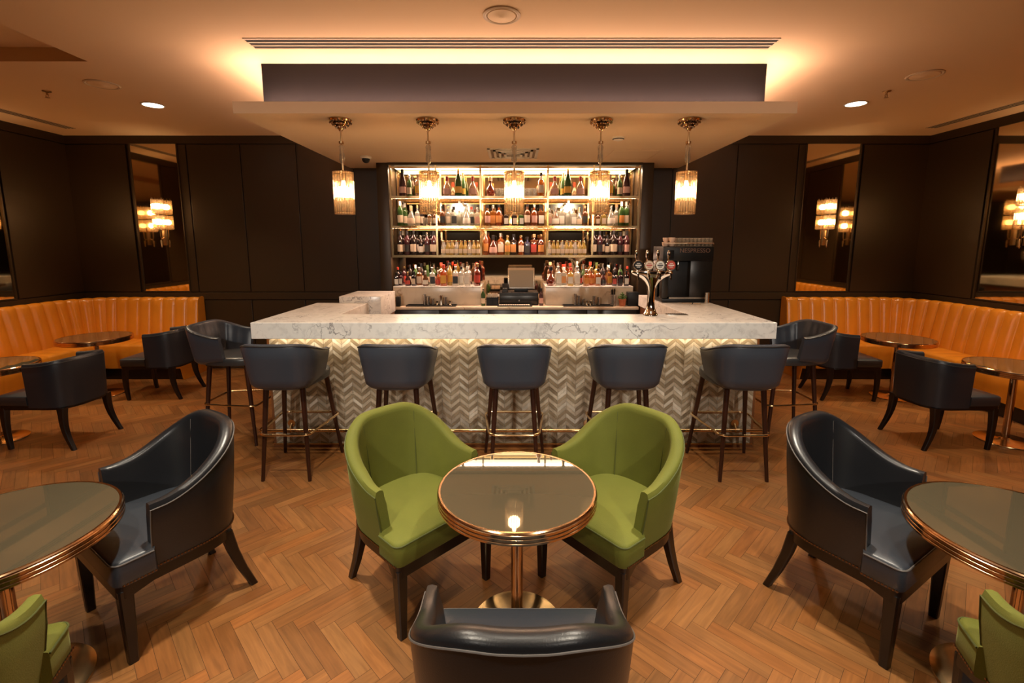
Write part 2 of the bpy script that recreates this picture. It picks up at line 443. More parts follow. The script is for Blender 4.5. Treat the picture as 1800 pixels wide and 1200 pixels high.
t = thing('access_panel', 'flush square access panel in the bar soffit, right side', 'access panel', (1.32, 5.35, ZS))
MB().span((-.24, -.24, 0), (.24, .24, -.004)).build('door', M['soffit'], t, smooth=False)
b = MB()
for s_ in (-1, 1):
    b.span((-.26, s_ * .26, 0), (.26, s_ * .246, -.006)); b.span((s_ * .26, -.246, 0), (s_ * .246, .246, -.006))
b.build('frame', M['soffit'], t, smooth=False)

# ------------------------------------------------------------------ pendants and sconces
def make_pendant():
    t = thing('pendant_light', '', 'pendant light')
    b = MB(); b.lathe([(.088, 0), (.092, -.008), (.085, -.02), (.066, -.024), (.062, -.038), (.045, -.044), (.040, -.058), (.022, -.066), (.014, -.085), (.008, -.09)], 32)
    cn = b.build('canopy', M['copper'], t)
    b = MB()
    for r, z, n in ((.084, -.024, 20), (.060, -.042, 14), (.038, -.060, 10)):
        for i in range(n):
            a = 2 * PI * i / n
            b.lathe([(.002, .006), (.006, 0), (.002, -.008)], 6, (r * math.cos(a), r * math.sin(a), z))
    b.build('bead_trim', M['chrome'], cn)
    MB().lathe([(.007, -.085), (.007, -.41)], 10).build('rod', M['brass_old'], t)
    MB().lathe([(.007, -.165), (.020, -.168), (.020, -.186), (.007, -.19)], 16).build('collar', M['brass_old'], t)
    b = MB(); b.lathe([(.013, -.195), (.021, -.21), (.017, -.25), (.021, -.31), (.012, -.335)], 20, flute=.10, nf=10)
    b.build('glass_stem', M['glass'], t)
    z1, z0, R = -.407, -.736, .080
    b = MB(); b.lathe([(.006, z1 + .02), (.02, z1 + .008), (R * .82, z1 + .004), (R * .82, z1 - .002), (.006, z1 - .002)], 24)
    b.build('top_plate', M['brass_old'], t)
    b = MB(); n = 22
    for i in range(n):
        a = 2 * PI * i / n
        b.lathe([(.0085, z0 - .004), (.0102, z0), (.0102, z1), (.0085, z1 + .004)], 10, (R * .9 * math.cos(a), R * .9 * math.sin(a), 0))
    b.build('lamp_shade', M['shade'], t, angle=60)
    for z in (z1 - .012, z0 + .012):
        MB().lathe([(R * .77, z), (R * .80, z), (R * .80, z - .006), (R * .77, z - .006), (R * .77, z)], 32, cap=False).build('brass_ring', M['brass_old'], t)
    MB().lathe([(.016, z1), (.016, z1 - .06), (.013, z1 - .065)], 14).build('socket', M['brass_old'], t)
    MB().lathe([(.012, -.475), (.018, -.515), (.040, -.528), (.050, -.538), (.050, -.590), (.044, -.598), (.010, -.600)], 24).build('bulb', M['bulb'], t)
    return remember(t)
pend = make_pendant()
PX = [-1.374, -.680, .009, .701, 1.402]
PN = ['leftmost of the five', 'second from the left of the five', 'middle one of the five', 'second from the right of the five', 'rightmost of the five']
for i, x in enumerate(PX):
    lab = 'ribbed glass pendant lamp over the bar, ' + PN[i]
    if i == 0: pend.location = (x, 3.887, ZS); pend['label'] = lab; pend['group'] = 'pendants over the bar'
    else: copy_tree(pend, (x, 3.887, ZS), 0, lab)

def make_sconce():
    """local: wall behind at -Y side; lamp hangs in front (+Y), origin at the wall, bottom of glass"""
    t = thing('wall_sconce', '', 'wall light')
    MB().box((0, .008, -.06), (.05, .016, .28), .004).build('backplate', M['brass_old'], t)
    b = MB()
    b.tube([(0, .01, -.1), (0, .06, -.12), (0, .072, -.08), (0, .076, 0)], .007, 8)
    b.lathe([(.010, -.13), (.013, -.16), (.006, -.20), (.010, -.21), (.003, -.23)], 12, (0, .070, 0))
    b.build('arm', M['brass_old'], t)
    R = .070
    for k in (0, 1):
        z0, z1 = k * .20 + .012, k * .20 + .19
        b = MB(); n = 22
        for i in range(n):
            a = 2 * PI * i / n
            b.lathe([(.0085, z0), (.0095, z0 + .006), (.0095, z1)], 6, (R * .86 * math.cos(a), .076 + R * .86 * math.sin(a), 0))
        sh = b.build('glass_tier', M['shade'], t, angle=60)
        MB().lathe([(.024, z0 + .06), (.040, z0 + .075), (.040, z0 + .105), (.02, z0 + .125)], 16, (0, .076, 0)).build('bulb', M['sbulb'], sh)
        MB().lathe([(R * .74, z0), (R * .80, z0), (R * .80, z0 - .006), (R * .74, z0 - .006), (R * .74, z0)], 24, (0, .076, 0), cap=False).build('brass_ring', M['brass_old'], t)
    MB().lathe([(.004, .0), (.004, .40)], 8, (0, .076, 0)).build('stem', M['brass_old'], t)
    b = MB()
    for i in range(10):
        a = 2 * PI * i / 10
        b.tube([(R * .75 * math.cos(a), .076 + R * .75 * math.sin(a), .385), (R * .85 * math.cos(a), .076 + R * .85 * math.sin(a), .415)], .004, 6, r2=.001)
    b.build('crown', M['brass_old'], t)
    return remember(t)
sc = make_sconce()
SC = [((-4.63, YB - .02, 1.885), PI, 'two-tier glass sconce on the mirror left of the bar'),
      ((4.13, YB - .02, 1.885), PI, 'two-tier glass sconce on the mirror right of the bar'),
      ((XL + .02, 5.04, 1.885), -PI / 2, 'two-tier glass sconce on the left side wall mirror'),
      ((XR - .02, 4.95, 1.885), PI / 2, 'two-tier glass sconce on the right side wall mirror')]
for i, (p, rz, lab) in enumerate(SC):
    if i == 0: sc.location = p; sc.rotation_euler = (0, 0, rz); sc['label'] = lab; sc['group'] = 'sconces on the mirrors'
    else: copy_tree(sc, p, rz, lab)

# ------------------------------------------------------------------ upholstery helpers
def upath(a, yf, y0, b_, n=2.6, ns=6, ne=26):
    """U-shaped plan path from the right front end round the back to the left; returns (x, y, nx, ny, u)"""
    pts = []
    for i in range(ns): pts.append((a, yf + (y0 - yf) * i / ns))
    for i in range(ne + 1):
        th = PI * i / ne; c_, s_ = math.cos(th), math.sin(th)
        pts.append((a * math.copysign(abs(c_) ** (2 / n), c_), y0 - b_ * abs(s_) ** (2 / n)))
    for i in range(1, ns + 1): pts.append((-a, y0 + (yf - y0) * i / ns))
    # resample evenly
    d = [0.]
    for p, q_ in zip(pts, pts[1:]): d.append(d[-1] + math.dist(p, q_))
    N = 48; out = []
    for k in range(N + 1):
        s_ = d[-1] * k / N; i = 0
        while i < len(d) - 2 and d[i + 1] < s_: i += 1
        f = (s_ - d[i]) / (d[i + 1] - d[i])
        out.append((pts[i][0] + (pts[i + 1][0] - pts[i][0]) * f, pts[i][1] + (pts[i + 1][1] - pts[i][1]) * f))
    res = []
    for k, p in enumerate(out):
        p0, p1 = out[max(0, k - 1)], out[min(N, k + 1)]
        tx, ty = p1[0] - p0[0], p1[1] - p0[1]; l = math.hypot(tx, ty)
        res.append((p[0], p[1], -ty / l, tx / l, 1 - abs(2 * k / N - 1)))
    # outward = away from (0,0.0)
    fix = []
    for x, y, nx, ny, u in res:
        if nx * x + ny * (y - .1) < 0: nx, ny = -nx, -ny
        fix.append((x, y, nx, ny, u))
    return fix
def sm(t): t = min(1, max(0, t)); return t * t * (3 - 2 * t)

def shell(path, h, zb, zin, T_, off, ribs=0, rib=.0, lean=0.):
    """h(u), zb(u) heights; off(f) outward offset of the outer skin at height fraction f"""
    rs = []; K = len(path) - 1
    for k, (x, y, nx, ny, u) in enumerate(path):
        T = T_(u) if callable(T_) else T_
        H_, B_ = h(u), zb(u); Zi = max(zin, B_ + .01)
        rb = rib * (1 - abs(math.sin(PI * ribs * k / K)) ** .5) if ribs else 0
        sec = []
        for f in (0, .04, .12, .25, .45, .7): sec.append((off(f), B_ + (H_ - .03 - B_) * f))
        o1 = off(1.)
        sec += [(o1, H_ - .03), (o1 - .004, H_ - .014), (o1 - T * .16, H_ - .004), (o1 - T * .5, H_), (o1 - T * .84, H_ - .005 - rb * .5), (o1 - T + .002, H_ - .018), (o1 - T - 0 + rb, H_ - .036)]
        for f in (.8, .5, .2, 0): 
            zz = Zi + (H_ - .036 - Zi) * f
            ff = (zz - B_) / max(.01, (H_ - .03 - B_))
            sec.append((off(min(1, ff)) - T - .006 + rb, zz))
        sec.append((off(0) - T - .004, B_))
        rs.append([(x + nx * o, y + ny * o, z) for o, z in sec])
    b = MB(); b.rings(rs); return b

def seat_outline(w, yf, win, yback, path, inset, r=.035, ystep=None):
    """front block of half width w then inside the shell"""
    pts = []
    for i in range(5):
        a = PI / 2 * i / 4
        pts.append((w - r + r * math.sin(a), yf - r + r * math.cos(a)))
    if ystep is not None: pts.append((w, ystep + .004))
    inner = [(x + nx * inset, y + ny * inset) for x, y, nx, ny, u in path]
    if ystep is not None: inner = [p for p in inner if p[1] <= ystep]
    pts += inner
    if ystep is not None: pts.append((-w, ystep + .004))
    for i in range(5):
        a = PI / 2 * (1 - i / 4)
        pts.append((-(w - r + r * math.sin(a)), yf - r + r * math.cos(a)))
    return pts
def puff(out, z0, z1, crown=.012, e=.014):
    cx_ = 0; cy_ = sum(p[1] for p in out) / len(out)
    def ring(sc_, z): return [(cx_ + (x - cx_) * sc_, cy_ + (y - cy_) * sc_, z) for x, y in out]
    rs = [ring(.985, z0), ring(1, z0 + .006), ring(1, z1 - e), ring(.992, z1 - e * .4), ring(.965, z1), ring(.8, z1 + crown * .5), ring(.5, z1 + crown * .9), ring(.2, z1 + crown)]
    b = MB(); b.rings(rs); return b

def taper_leg(p0, p1, w0, w1, n=1, curve=None):
    rs = []
    for i in range(n + 1):
        f = i / n; w = (w0 + (w1 - w0) * f) / 2
        p = [p0[k] + (p1[k] - p0[k]) * f for k in range(3)]
        if curve: dx, dy = curve(f); p[0] += dx; p[1] += dy
        c_ = w * .25
        rs.append([(p[0] + a, p[1] + d, p[2]) for a, d in ((w, w - c_), (w - c_, w), (-w + c_, w), (-w, w - c_), (-w, -w + c_), (-w + c_, -w), (w - c_, -w), (w, -w + c_))])
    b = MB(); b.rings(rs); return b

def tub_chair(kind):
    lea = kind != 'green'
    up, pp = (M['leather_black'], M['piping']) if lea else (M['velvet'], M['velvet_pipe'])
    t = thing('tub_armchair', '', 'armchair')
    path = upath(.295, .148, -.01, .275, 2.5)
    hh = lambda u: .655 + .203 * sm((u - .06) / .78)
    off = lambda f: -.040 * (1 - f) ** 1.3
    T = .060
    shell(path, hh, lambda u: .350, .43, lambda u: .044 + .018 * sm(u / .3), off).build('backrest', up, t, angle=50)
    pl = [(x + nx * .001, y + ny * .001, hh(u) - .026) for x, y, nx, ny, u in path]
    x, y, nx, ny, u = path[0]; down0 = [(x + nx * (off((z - .35) / .27)), y + .003, z) for z in (.36, .45, .55)]
    x, y, nx, ny, u = path[-1]; down1 = [(x + nx * (off((z - .35) / .27)), y + .003, z) for z in (.55, .45, .36)]
    MB().tube(down0 + pl + down1, .0028, 6).build('piping', pp, t)
    # stitched seams on the inside of the back
    for k in (17, 31):
        b = MB()
        x, y, nx, ny, u = path[k]
        b.tube([(x - nx * (T + .001 + .04 * (1 - f)), y - ny * (T + .001 + .04 * (1 - f)), .47 + (hh(u) - .03 - .47) * f) for f in (0, .5, 1)], .0015, 5)
        b.build('seam', pp, t)
    o = seat_outline(.285, .285, 0, 0, path, -.055, ystep=.143)
    st = puff(o, .352, .462, .016, .016).build('seat', M['leather_seat_lit'] if lea else up, t, angle=50)
    half = [p for p in o if p[1] > .138]
    right = [p for p in half if p[0] > 0]; left = [p for p in half if p[0] <= 0]
    ln = [(right[i][0] + .001, right[i][1] + .001, .450) for i in range(len(right) - 1, -1, -1)] + [(left[i][0] - .001, left[i][1] + .001, .450) for i in range(len(left) - 1, -1, -1)]
    MB().tube(ln, .0035, 6).build('piping', pp, st)
    o2 = seat_outline(.282, .278, 0, 0, path, -.046, ystep=None)
    b = MB(); b.rings([[(x, y, .300) for x, y in o2], [(x, y, .352) for x, y in o2]]); b.build('apron', M['darkwood'], t)
    b = MB()
    pn = [(x + nx * -.036, y + ny * -.036) for x, y, nx, ny, u in path]
    seg = [(.286, .27 - i * .024) for i in range(6)] + pn + [(-.286, .27 - i * .024) for i in range(5, -1, -1)]
    for i in range(len(seg) - 1):
        for f in (0, .5):
            px_, py_ = seg[i][0] + (seg[i + 1][0] - seg[i][0]) * f, seg[i][1] + (seg[i + 1][1] - seg[i][1]) * f
            b.lathe([(.0045, -.003), (.0045, .003)], 6, (px_, py_, .362))
    b.build('nailhead_trim', M['nail'], t)
    for s_ in (-1, 1):
        taper_leg((s_ * .252, .250, .33), (s_ * .252, .250, 0), .052, .034, 2).build('leg', M['darkwood'], t, angle=25)
        taper_leg((s_ * .190, -.165, .33), (s_ * .215, -.262, 0), .050, .032, 3, lambda f: (0, .012 * math.sin(PI * f))).build('leg', M['darkwood'], t, angle=25)
    return remember(t)

def ang(deg): return math.radians(deg) - PI / 2   # facing angle -> z rotation (local forward is +Y)
g = tub_chair('green'); k = tub_chair('black')
GC = [(-.494, 2.170, -43.3, 'green velvet tub armchair left of the centre table, before the bar'),
      (.502, 2.162, 219., 'green velvet tub armchair right of the centre table, before the bar'),
      (-1.645, 1.035, 111., 'green velvet armchair seen from behind, cut by the lower left corner'),
      (1.665, 1.055, 69., 'green velvet armchair seen from behind, cut by the lower right corner')]
for i, (x, y, a, lab) in enumerate(GC):
    if i == 0: g.location = (x, y, 0); g.rotation_euler = (0, 0, ang(a)); g['label'] = lab; g['group'] = 'green velvet armchairs'
    else: copy_tree(g, (x, y, 0), ang(a), lab)
KC = [(-1.640, 2.045, 236.9, 'black leather tub armchair at the left front table'),
      (1.600, 2.020, -59., 'black leather tub armchair at the right front table'),
      (.022, 1.165, 90., 'black leather armchair in the foreground with its back to the camera')]
for i, (x, y, a, lab) in enumerate(KC):
    if i == 0: k.location = (x, y, 0); k.rotation_euler = (0, 0, ang(a)); k['label'] = lab; k['group'] = 'black leather tub armchairs'
    else: copy_tree(k, (x, y, 0), ang(a), lab)

# low back dining chairs with sabre legs
def low_chair():
    t = thing('barrel_chair', '', 'chair')
    path = upath(.255, .03, -.05, .245, 3.0)
    hh = lambda u: .735 + .035 * sm(u * 1.3)
    off = lambda f: -.012 * (1 - f)
    shell(path, hh, lambda u: .365 , .43, .05, off).build('backrest', M['leather_dark'], t, angle=50)
    MB().tube([(x + nx * .001, y + ny * .001, hh(u) - .026) for x, y, nx, ny, u in path], .0035, 6).build('piping', M['leather_grey'], t)
    o = seat_outline(.250, .305, 0, 0, path, -.045, ystep=.03)
    puff(o, .385, .465, .012).build('seat', M['leather_seat_lit'], t, angle=50)
    o2 = [(x * .985, y * .985) for x, y in seat_outline(.250, .303, 0, 0, path, -.018, ystep=None)]
    b = MB(); b.rings([[(x, y, .345) for x, y in o2], [(x, y, .388) for x, y in o2]]); b.build('apron', M['darkwood'], t)
    for s_ in (-1, 1):
        taper_leg((s_ * .222, .262, .36), (s_ * .225, .255, 0), .052, .030, 5, lambda f: (0, .012 * math.sin(PI * f))).build('leg', M['darkwood'], t, angle=25)
        taper_leg((s_ * .20, -.215, .36), (s_ * .225, -.29, 0), .056, .030, 7, lambda f: (0, .030 * math.sin(PI * f))).build('leg', M['darkwood'], t, angle=25)
    return remember(t)
c = low_chair()
LC = [(-3.945, 3.925, 178, 'dark low-back leather chair on sabre legs at the left nearer side table'),
      (-3.990, 5.190, 184, 'dark low-back leather chair on sabre legs at the left corner table'),
      (3.700, 3.915, 2, 'dark low-back leather chair on sabre legs at the right nearer side table'),
      (3.700, 5.150, -4, 'dark low-back leather chair on sabre legs at the right corner table')]
for i, (x, y, a, lab) in enumerate(LC):
    if i == 0: c.location = (x, y, 0); c.rotation_euler = (0, 0, ang(a)); c['label'] = lab; c['group'] = 'low-back chairs by the banquettes'
    else: copy_tree(c, (x, y, 0), ang(a), lab)

# bar stools
def bar_stool():
    t = thing('bar_stool', '', 'bar stool')
    path = upath(.268, .01, -.11, .225, 3.0)
    hh = lambda u: .942 + .086 * sm(u * 1.4)
    def off(f): return -.048 * (1 - f) - .038 * (1 - min(1, f / .13)) ** 2.0
    zb = lambda u: .690 + .022 * (1 - sm(u * 1.6))
    shell(path, hh, zb, .72, .045, off, ribs=13, rib=.010).build('backrest', M['leather_blue'], t, angle=55)
    MB().tube([(x - nx * .002, y - ny * .002, hh(u) - .012) for x, y, nx, ny, u in path], .006, 8).build('rim_roll', M['leather_grey'], t)
    N = 36; out = []
    for i in range(N):
        a = 2 * PI * i / N; c_, s_ = math.cos(a), math.sin(a)
        rx = .222; ry = .255 if s_ > 0 else .27
        out.append((rx * math.copysign(abs(c_) ** (2 / 3.2), c_), (.0 if s_ > 0 else 0) + ry * math.copysign(abs(s_) ** (2 / 3.2), s_)))
    out = [(x * (.86 + .14 * sm((y + .25) / .35)), y) for x, y in out]
    puff(out, .690, .750, .014, .02).build('seat', M['leather_grey'], t, angle=55)
    for s_ in (-1, 1):
        for (x0, y0, x1, y1) in ((.165, .165, .235, .237), (.130, -.165, .170, -.235)):
            b = MB(); b.tube([(s_ * x0, y0, .70), (s_ * x1, y1, 0)], .0205, 10, r2=.0125); b.build('leg', M['redwood'], t)
    MB().box((0, .0, .688), (.33, .37, .03), .012).build('seat_frame', M['darkwood'], t)
    z = .345; pts = []
    for (cx_, cy_, a0) in ((.175, .195, 0), (-.175, .195, 90), (-.13, -.17, 180), (.13, -.17, 270)):
        rr = .055
        for i in range(6):
            a = math.radians(a0 + 90 * i / 5); pts.append((cx_ + rr * math.cos(a), cy_ + rr * math.sin(a), z))
    MB().tube(pts, .0085, 8, closed=True).build('footrest_ring', M['brass'], t)
    return remember(t)
s = bar_stool()
ST = [(-1.645, 3.41, 90, 'dark leather bar stool, leftmost of the five along the bar front'),
      (-.83, 3.41, 90, 'dark leather bar stool, second from left along the bar front'),
      (.008, 3.41, 90, 'dark leather bar stool at the middle of the bar front'),
      (.82, 3.41, 90, 'dark leather bar stool, second from right along the bar front'),
      (1.665, 3.40, 90, 'dark leather bar stool, rightmost of the five along the bar front'),
      (-2.425, 4.01, 0, 'dark channel-backed bar stool at the left end of the bar'),
      (2.40, 4.02, 180, 'dark channel-backed bar stool at the right end of the bar')]
for i, (x, y, a, lab) in enumerate(ST):
    if i == 0: s.location = (x, y, 0); s.rotation_euler = (0, 0, ang(a)); s['label'] = lab; s['group'] = 'leather bar stools'
    else: copy_tree(s, (x, y, 0), ang(a), lab)

# round pedestal tables
def round_table(R=.334):
    t = thing('pedestal_table', '', 'table')
    MB().lathe([(.02, .664), (R - .008, .664), (R - .008, .6705), (.02, .6705)], 72).build('table_top', M['tabletop'], t, angle=30)
    pr = [(R - .008, .6715), (R + .0, .6718), (R + .004, .668)]
    for i in range(3):
        z = .664 - i * .0155
        pr += [(R + .0015, z), (R + .006, z - .003), (R + .006, z - .010), (R + .0015, z - .013)]
    pr += [(R - .004, .616), (R - .03, .612), (.05, .612), (.05, .66), (R - .008, .66)]
    MB().lathe(pr + [pr[0]], 72, cap=False).build('brass_edge', M['copper'], t, angle=30)
    MB().lathe([(.026, .02), (.026, .612)], 28).build('column', M['copper'], t)
    MB().lathe([(.07, .603), (.07, .613)], 24).build('mount_plate', M['darkwood'], t)
    MB().lathe([(.200, 0), (.205, .003), (.203, .009), (.18, .013), (.05, .018), (.035, .026), (.026, .032)], 56).build('base', M['brass'], t, angle=30)
    return remember(t)
T = round_table()
TB = [(.017, 1.880, 1, 'round smoked glass table between the two front green chairs'),
      (-1.885, 1.560, 1.08, 'round smoked glass table at the left edge, foreground'),
      (1.885, 1.560, 1.08, 'round smoked glass table at the right edge, foreground'),
      (-4.53, 3.90, 1, 'round pedestal table at the left photo edge by the banquette'),
      (-4.70, 5.15, 1, 'round pedestal table in the left corner of the banquette'),
      (4.30, 3.88, 1, 'round pedestal table at the right photo edge by the banquette'),
      (4.27, 5.08, 1, 'round pedestal table in the right corner of the banquette')]
for i, (x, y, sc_, lab) in enumerate(TB):
    if i == 0: T.location = (x, y, 0); T['label'] = lab; T['group'] = 'round pedestal tables'; o = T
    else: o = copy_tree(T, (x, y, 0), 0, lab)
    o.scale = (sc_, sc_, 1)

# ------------------------------------------------------------------ banquettes
def banquette(label, pts, rc, side):
    """pts: end on the back wall, corner, end along the side wall (plan, wall line)"""
    t = thing('banquette', label, 'banquette seat', (pts[1][0], pts[1][1], 0))
    ox, oy = pts[1]
    A, C, B = Vector(pts[0]), Vector(pts[1]), Vector(pts[2])
    u, v = (A - C).normalized(), (B - C).normalized()
    P = []
    rc_ = rc
    la = (A - C).length - rc_; lb = (B - C).length - rc_
    step = .0105
    path = []
    n = int(la / step)
    for i in range(n): path.append((A - u * (la * i / n), v))       # normal points into the room = v
    cen = C + u * rc_ + v * rc_
    m_ = int(PI / 2 * rc_ / step)
    for i in range(m_):
        a = PI / 2 * i / m_
        d = -v * math.cos(a) - u * math.sin(a)
        path.append((cen + d * rc_, -d))
    n = int(lb / step)
    for i in range(n + 1): path.append((C + v * (rc_ + lb * i / n), u))
    d = 0.; prev = None; S_ = []
    for p, nn in path:
        if prev is not None: d += (p - prev).length
        S_.append(d); prev = p
    pitch = .158
    # back
    def sweep(secf, seam=False):
        rs = []
        for (p, nn), s_ in zip(path, S_):
            ph = (s_ / pitch) % 1.0
            bulge = (math.sin(PI * ph)) ** .6
            rs.append([(p.x + nn.x * q_ - ox, p.y + nn.y * q_ - oy, z) for q_, z in secf(bulge)])
        b = MB(); b.rings(rs); return b
    def back(bl):
        k_ = .030 * (1 - bl)
        return [(.03, .44), (.03, .985), (.045, 1.0 - k_ * .3), (.085, 1.005 - k_ * .5), (.115 - k_ * .4, .995 - k_ * .5), (.135 - k_ * .9, .965 - k_ * .3), (.145 - k_, .90), (.165 - k_, .78), (.185 - k_, .65), (.205 - k_, .52), (.215 - k_, .44)]
    sweep(back).build('backrest', M['tan'], t, angle=60)
    def seat(bl):
        k_ = .010 * (1 - bl)
        return [(.06, .34), (.06, .45), (.20, .462 - k_), (.40, .466 - k_), (.53, .462 - k_), (.565 - k_, .452 - k_ * .5), (.58 - k_, .43), (.575 - k_, .30), (.560 - k_, .15), (.06, .15)]
    sweep(seat).build('seat', M['tan'], t, angle=60)
    def pl(bl): return [(.06, 0), (.52, 0), (.52, .152), (.06, .152)]
    sweep(pl).build('plinth', M['darkwood'], t, smooth=False)
    # raised seams between the channels
    b = MB(); kk = 1; 
    while kk * pitch < S_[-1]:
        i = min(range(len(S_)), key=lambda j: abs(S_[j] - kk * pitch)); p, nn = path[i]
        sec = back(0)[2:]
        b.tube([(p.x + nn.x * (q_ + .003) - ox, p.y + nn.y * (q_ + .003) - oy, z + .001) for q_, z in sec], .0035, 5)
        kk += 1
    b.build('channel_seams', M['tanseam'], t)
    for (p, nn) in (path[0], path[-1]):
        b = MB()
        sgn = u if p is path[0][0] else v
        e = p + (sgn * .012)
        out = [(.02, .0), (.02, 1.0), (.05, 1.012), (.12, 1.0), (.15, .95), (.17, .80), (.22, .50), (.50, .475), (.59, .44), (.585, .2), (.54, 0)]
        r0 = [(p.x + nn.x * q_ - ox, p.y + nn.y * q_ - oy, z) for q_, z in out]
        r1 = [(e.x + nn.x * q_ - ox, e.y + nn.y * q_ - oy, z) for q_, z in out]
        b.rings([r0, r1])
        b.build('end_panel', M['tan'], t)
banquette('tan leather channelled banquette wrapping the left corner', [(-4.18, YB - .03), (XL + .03, YB - .03), (XL + .03, 2.2)], .55, -1)
banquette('tan leather channelled banquette wrapping the right corner', [(3.63, YB - .03), (XR - .03, YB - .03), (XR - .03, 2.2)], .55, 1)

# ------------------------------------------------------------------ bar
bar = thing('bar_counter', 'long bar with white marble top and chevron tiled front', 'bar counter', (0, 3.75, 0))
def BL(p): return (p[0], p[1] - 3.75, p[2])
ZT, ZU = 1.10, .972
b = MB()
def prism(b, poly, z0, z1):
    b.rings([[BL((x, y, z0)) for x, y in poly], [BL((x, y, z1)) for x, y in poly]])
prism(b, [(-2.03, 3.55), (2.04, 3.55), (2.04, 5.55), (1.50, 5.55), (1.50, 4.0), (-1.50, 4.0), (-1.50, 4.79), (-2.03, 4.79)], ZU, ZT)
o = b.build('marble_top', M['marble'], bar, smooth=False)
mod = o.modifiers.new('b', 'BEVEL'); mod.width = .004; mod.segments = 2; mod.limit_method = 'ANGLE'
b = MB()
b.span(BL((-1.97, 3.765, .0)), BL((1.97, 3.90, ZU))); b.span(BL((-2.0, 3.80, 0)), BL((-1.52, 4.78, ZU))); b.span(BL((1.52, 3.80, 0)), BL((2.0, 5.54, ZU)))
b.build('carcass', M['barwood'], bar, smooth=False)
b = MB(); b.span(BL((-2.0, 3.752, .035)), BL((2.0, 3.768, ZU))); b.build('tile_backing', M['grout'], bar, smooth=False)
# chevron tiles
def tiles():
    bm = bmesh.new(); uvl = bm.loops.layers.uv.new('uv'); tn = bm.loops.layers.float_color.new('tone')
    cw, rh, rise = .0735, .034, .060; g_ = .0013; x0 = -2.0; nc = 54; cw = 4.0 / nc
    for i in range(nc):
        xa, xb = x0 + i * cw + g_, x0 + (i + 1) * cw - g_
        up_ = i % 2 == 0
        for j in range(-3, 30):
            za = .035 + j * rh; a0, b0 = (za, za + rise) if up_ else (za + rise, za)
            P = [(xa, a0 + g_), (xb, b0 + g_), (xb, b0 + rh - g_), (xa, a0 + rh - g_)]
            zs = [min(max(z, .036), ZU - .001) for _, z in P]
            if max(zs) - min(zs) < .004: continue
            try: f = bm.faces.new([bm.verts.new((x, -.0042 + rnd.uniform(-.0004, .0004), z)) for (x, _), z in zip(P, zs)])
            except ValueError: continue
            base = (.52, .44, .335) if j % 2 else (.31, .245, .165)
            kx = rnd.uniform(.82, 1.12)
            if rnd.random() < .12: base = (.66, .60, .50)
            ox, oy = rnd.uniform(0, 40), rnd.uniform(0, 40); th = math.atan2(rise, cw) * (1 if up_ else -1)
            for lp in f.loops:
                c0 = lp.vert.co; a = c0.x * math.cos(th) + c0.z * math.sin(th); bb = -c0.x * math.sin(th) + c0.z * math.cos(th)
                lp[uvl].uv = (a + ox, bb + oy); lp[tn] = (*[q_ * kx for q_ in base], 1)
    bmesh.ops.recalc_face_normals(bm, faces=bm.faces)
    for f in bm.faces:
        if f.normal.y > 0: f.normal_flip()
    me = bpy.data.meshes.new('tiled_front'); bm.to_mesh(me); bm.free(); me.materials.append(M['tile'])
    o = bpy.data.objects.new('tiled_front', me); COL.objects.link(o); o.parent = bar
tiles()
b = MB(); b.span(BL((-2.02, 3.735, .028)), BL((2.02, 3.80, .037))); b.build('base_strip', M['brass'], bar, smooth=False)
b = MB(); b.span(BL((-2.02, 3.74, 0)), BL((2.02, 3.80, .028))); b.build('kick_plate', M['barwood'], bar, smooth=False)
b = MB()
for s_ in (-1, 1): b.span(BL((s_ * 2.0, 3.745, 0.03)), BL((s_ * 2.018, 3.77, ZU)))
b.build('edge_strip', M['barwood'], bar, smooth=False)
# foot rail with brackets
RY, RZ = -.055, .168
pts = [(-2.105, RY + .24, RZ), (-2.105, RY + .02, RZ), (-2.10, RY + .006, RZ), (-2.085, RY, RZ), (2.085, RY, RZ), (2.10, RY + .006, RZ), (2.105, RY + .02, RZ), (2.105, RY + .24, RZ)]
rail = MB().tube(pts, .0145, 12).build('foot_rail', M['brass'], bar)
tag(rail, 'polished brass foot rail')
for x in (-1.86, -.62, .62, 1.86):
    b = MB(); b.tube([(x, RY, RZ), (x, RY + .050, RZ + .045)], .009, 8); b.lathe([(.032, RY + .044), (.032, RY + .0515)], 16, (x, 0, RZ + .045), axis='Y')
    b.lathe([(.021, -.014), (.021, .014)], 14, (x, RY, RZ), axis='X')
    b.build('bracket', M['brass_old'], rail)
for s_ in (-1, 1):
    b = MB(); b.tube([(s_ * 2.105, RY + .22, RZ), (s_ * 2.0, RY + .22, RZ + .03)], .008, 8); b.build('bracket', M['brass_old'], rail)
# raised marble block at the left wing
t = thing('marble_plinth', 'raised marble block at the back of the left bar wing', 'marble block', (-1.585, 5.07, .93))
b = MB(); b.span((-.215, -.278, .0), (.215, .31, .235), .004); b.build('block', M['marble'], t)
b = MB(); b.span((-.205, -.268, -.93), (.205, .30, .0)); b.build('carcass', M['barwood'], t, smooth=False)

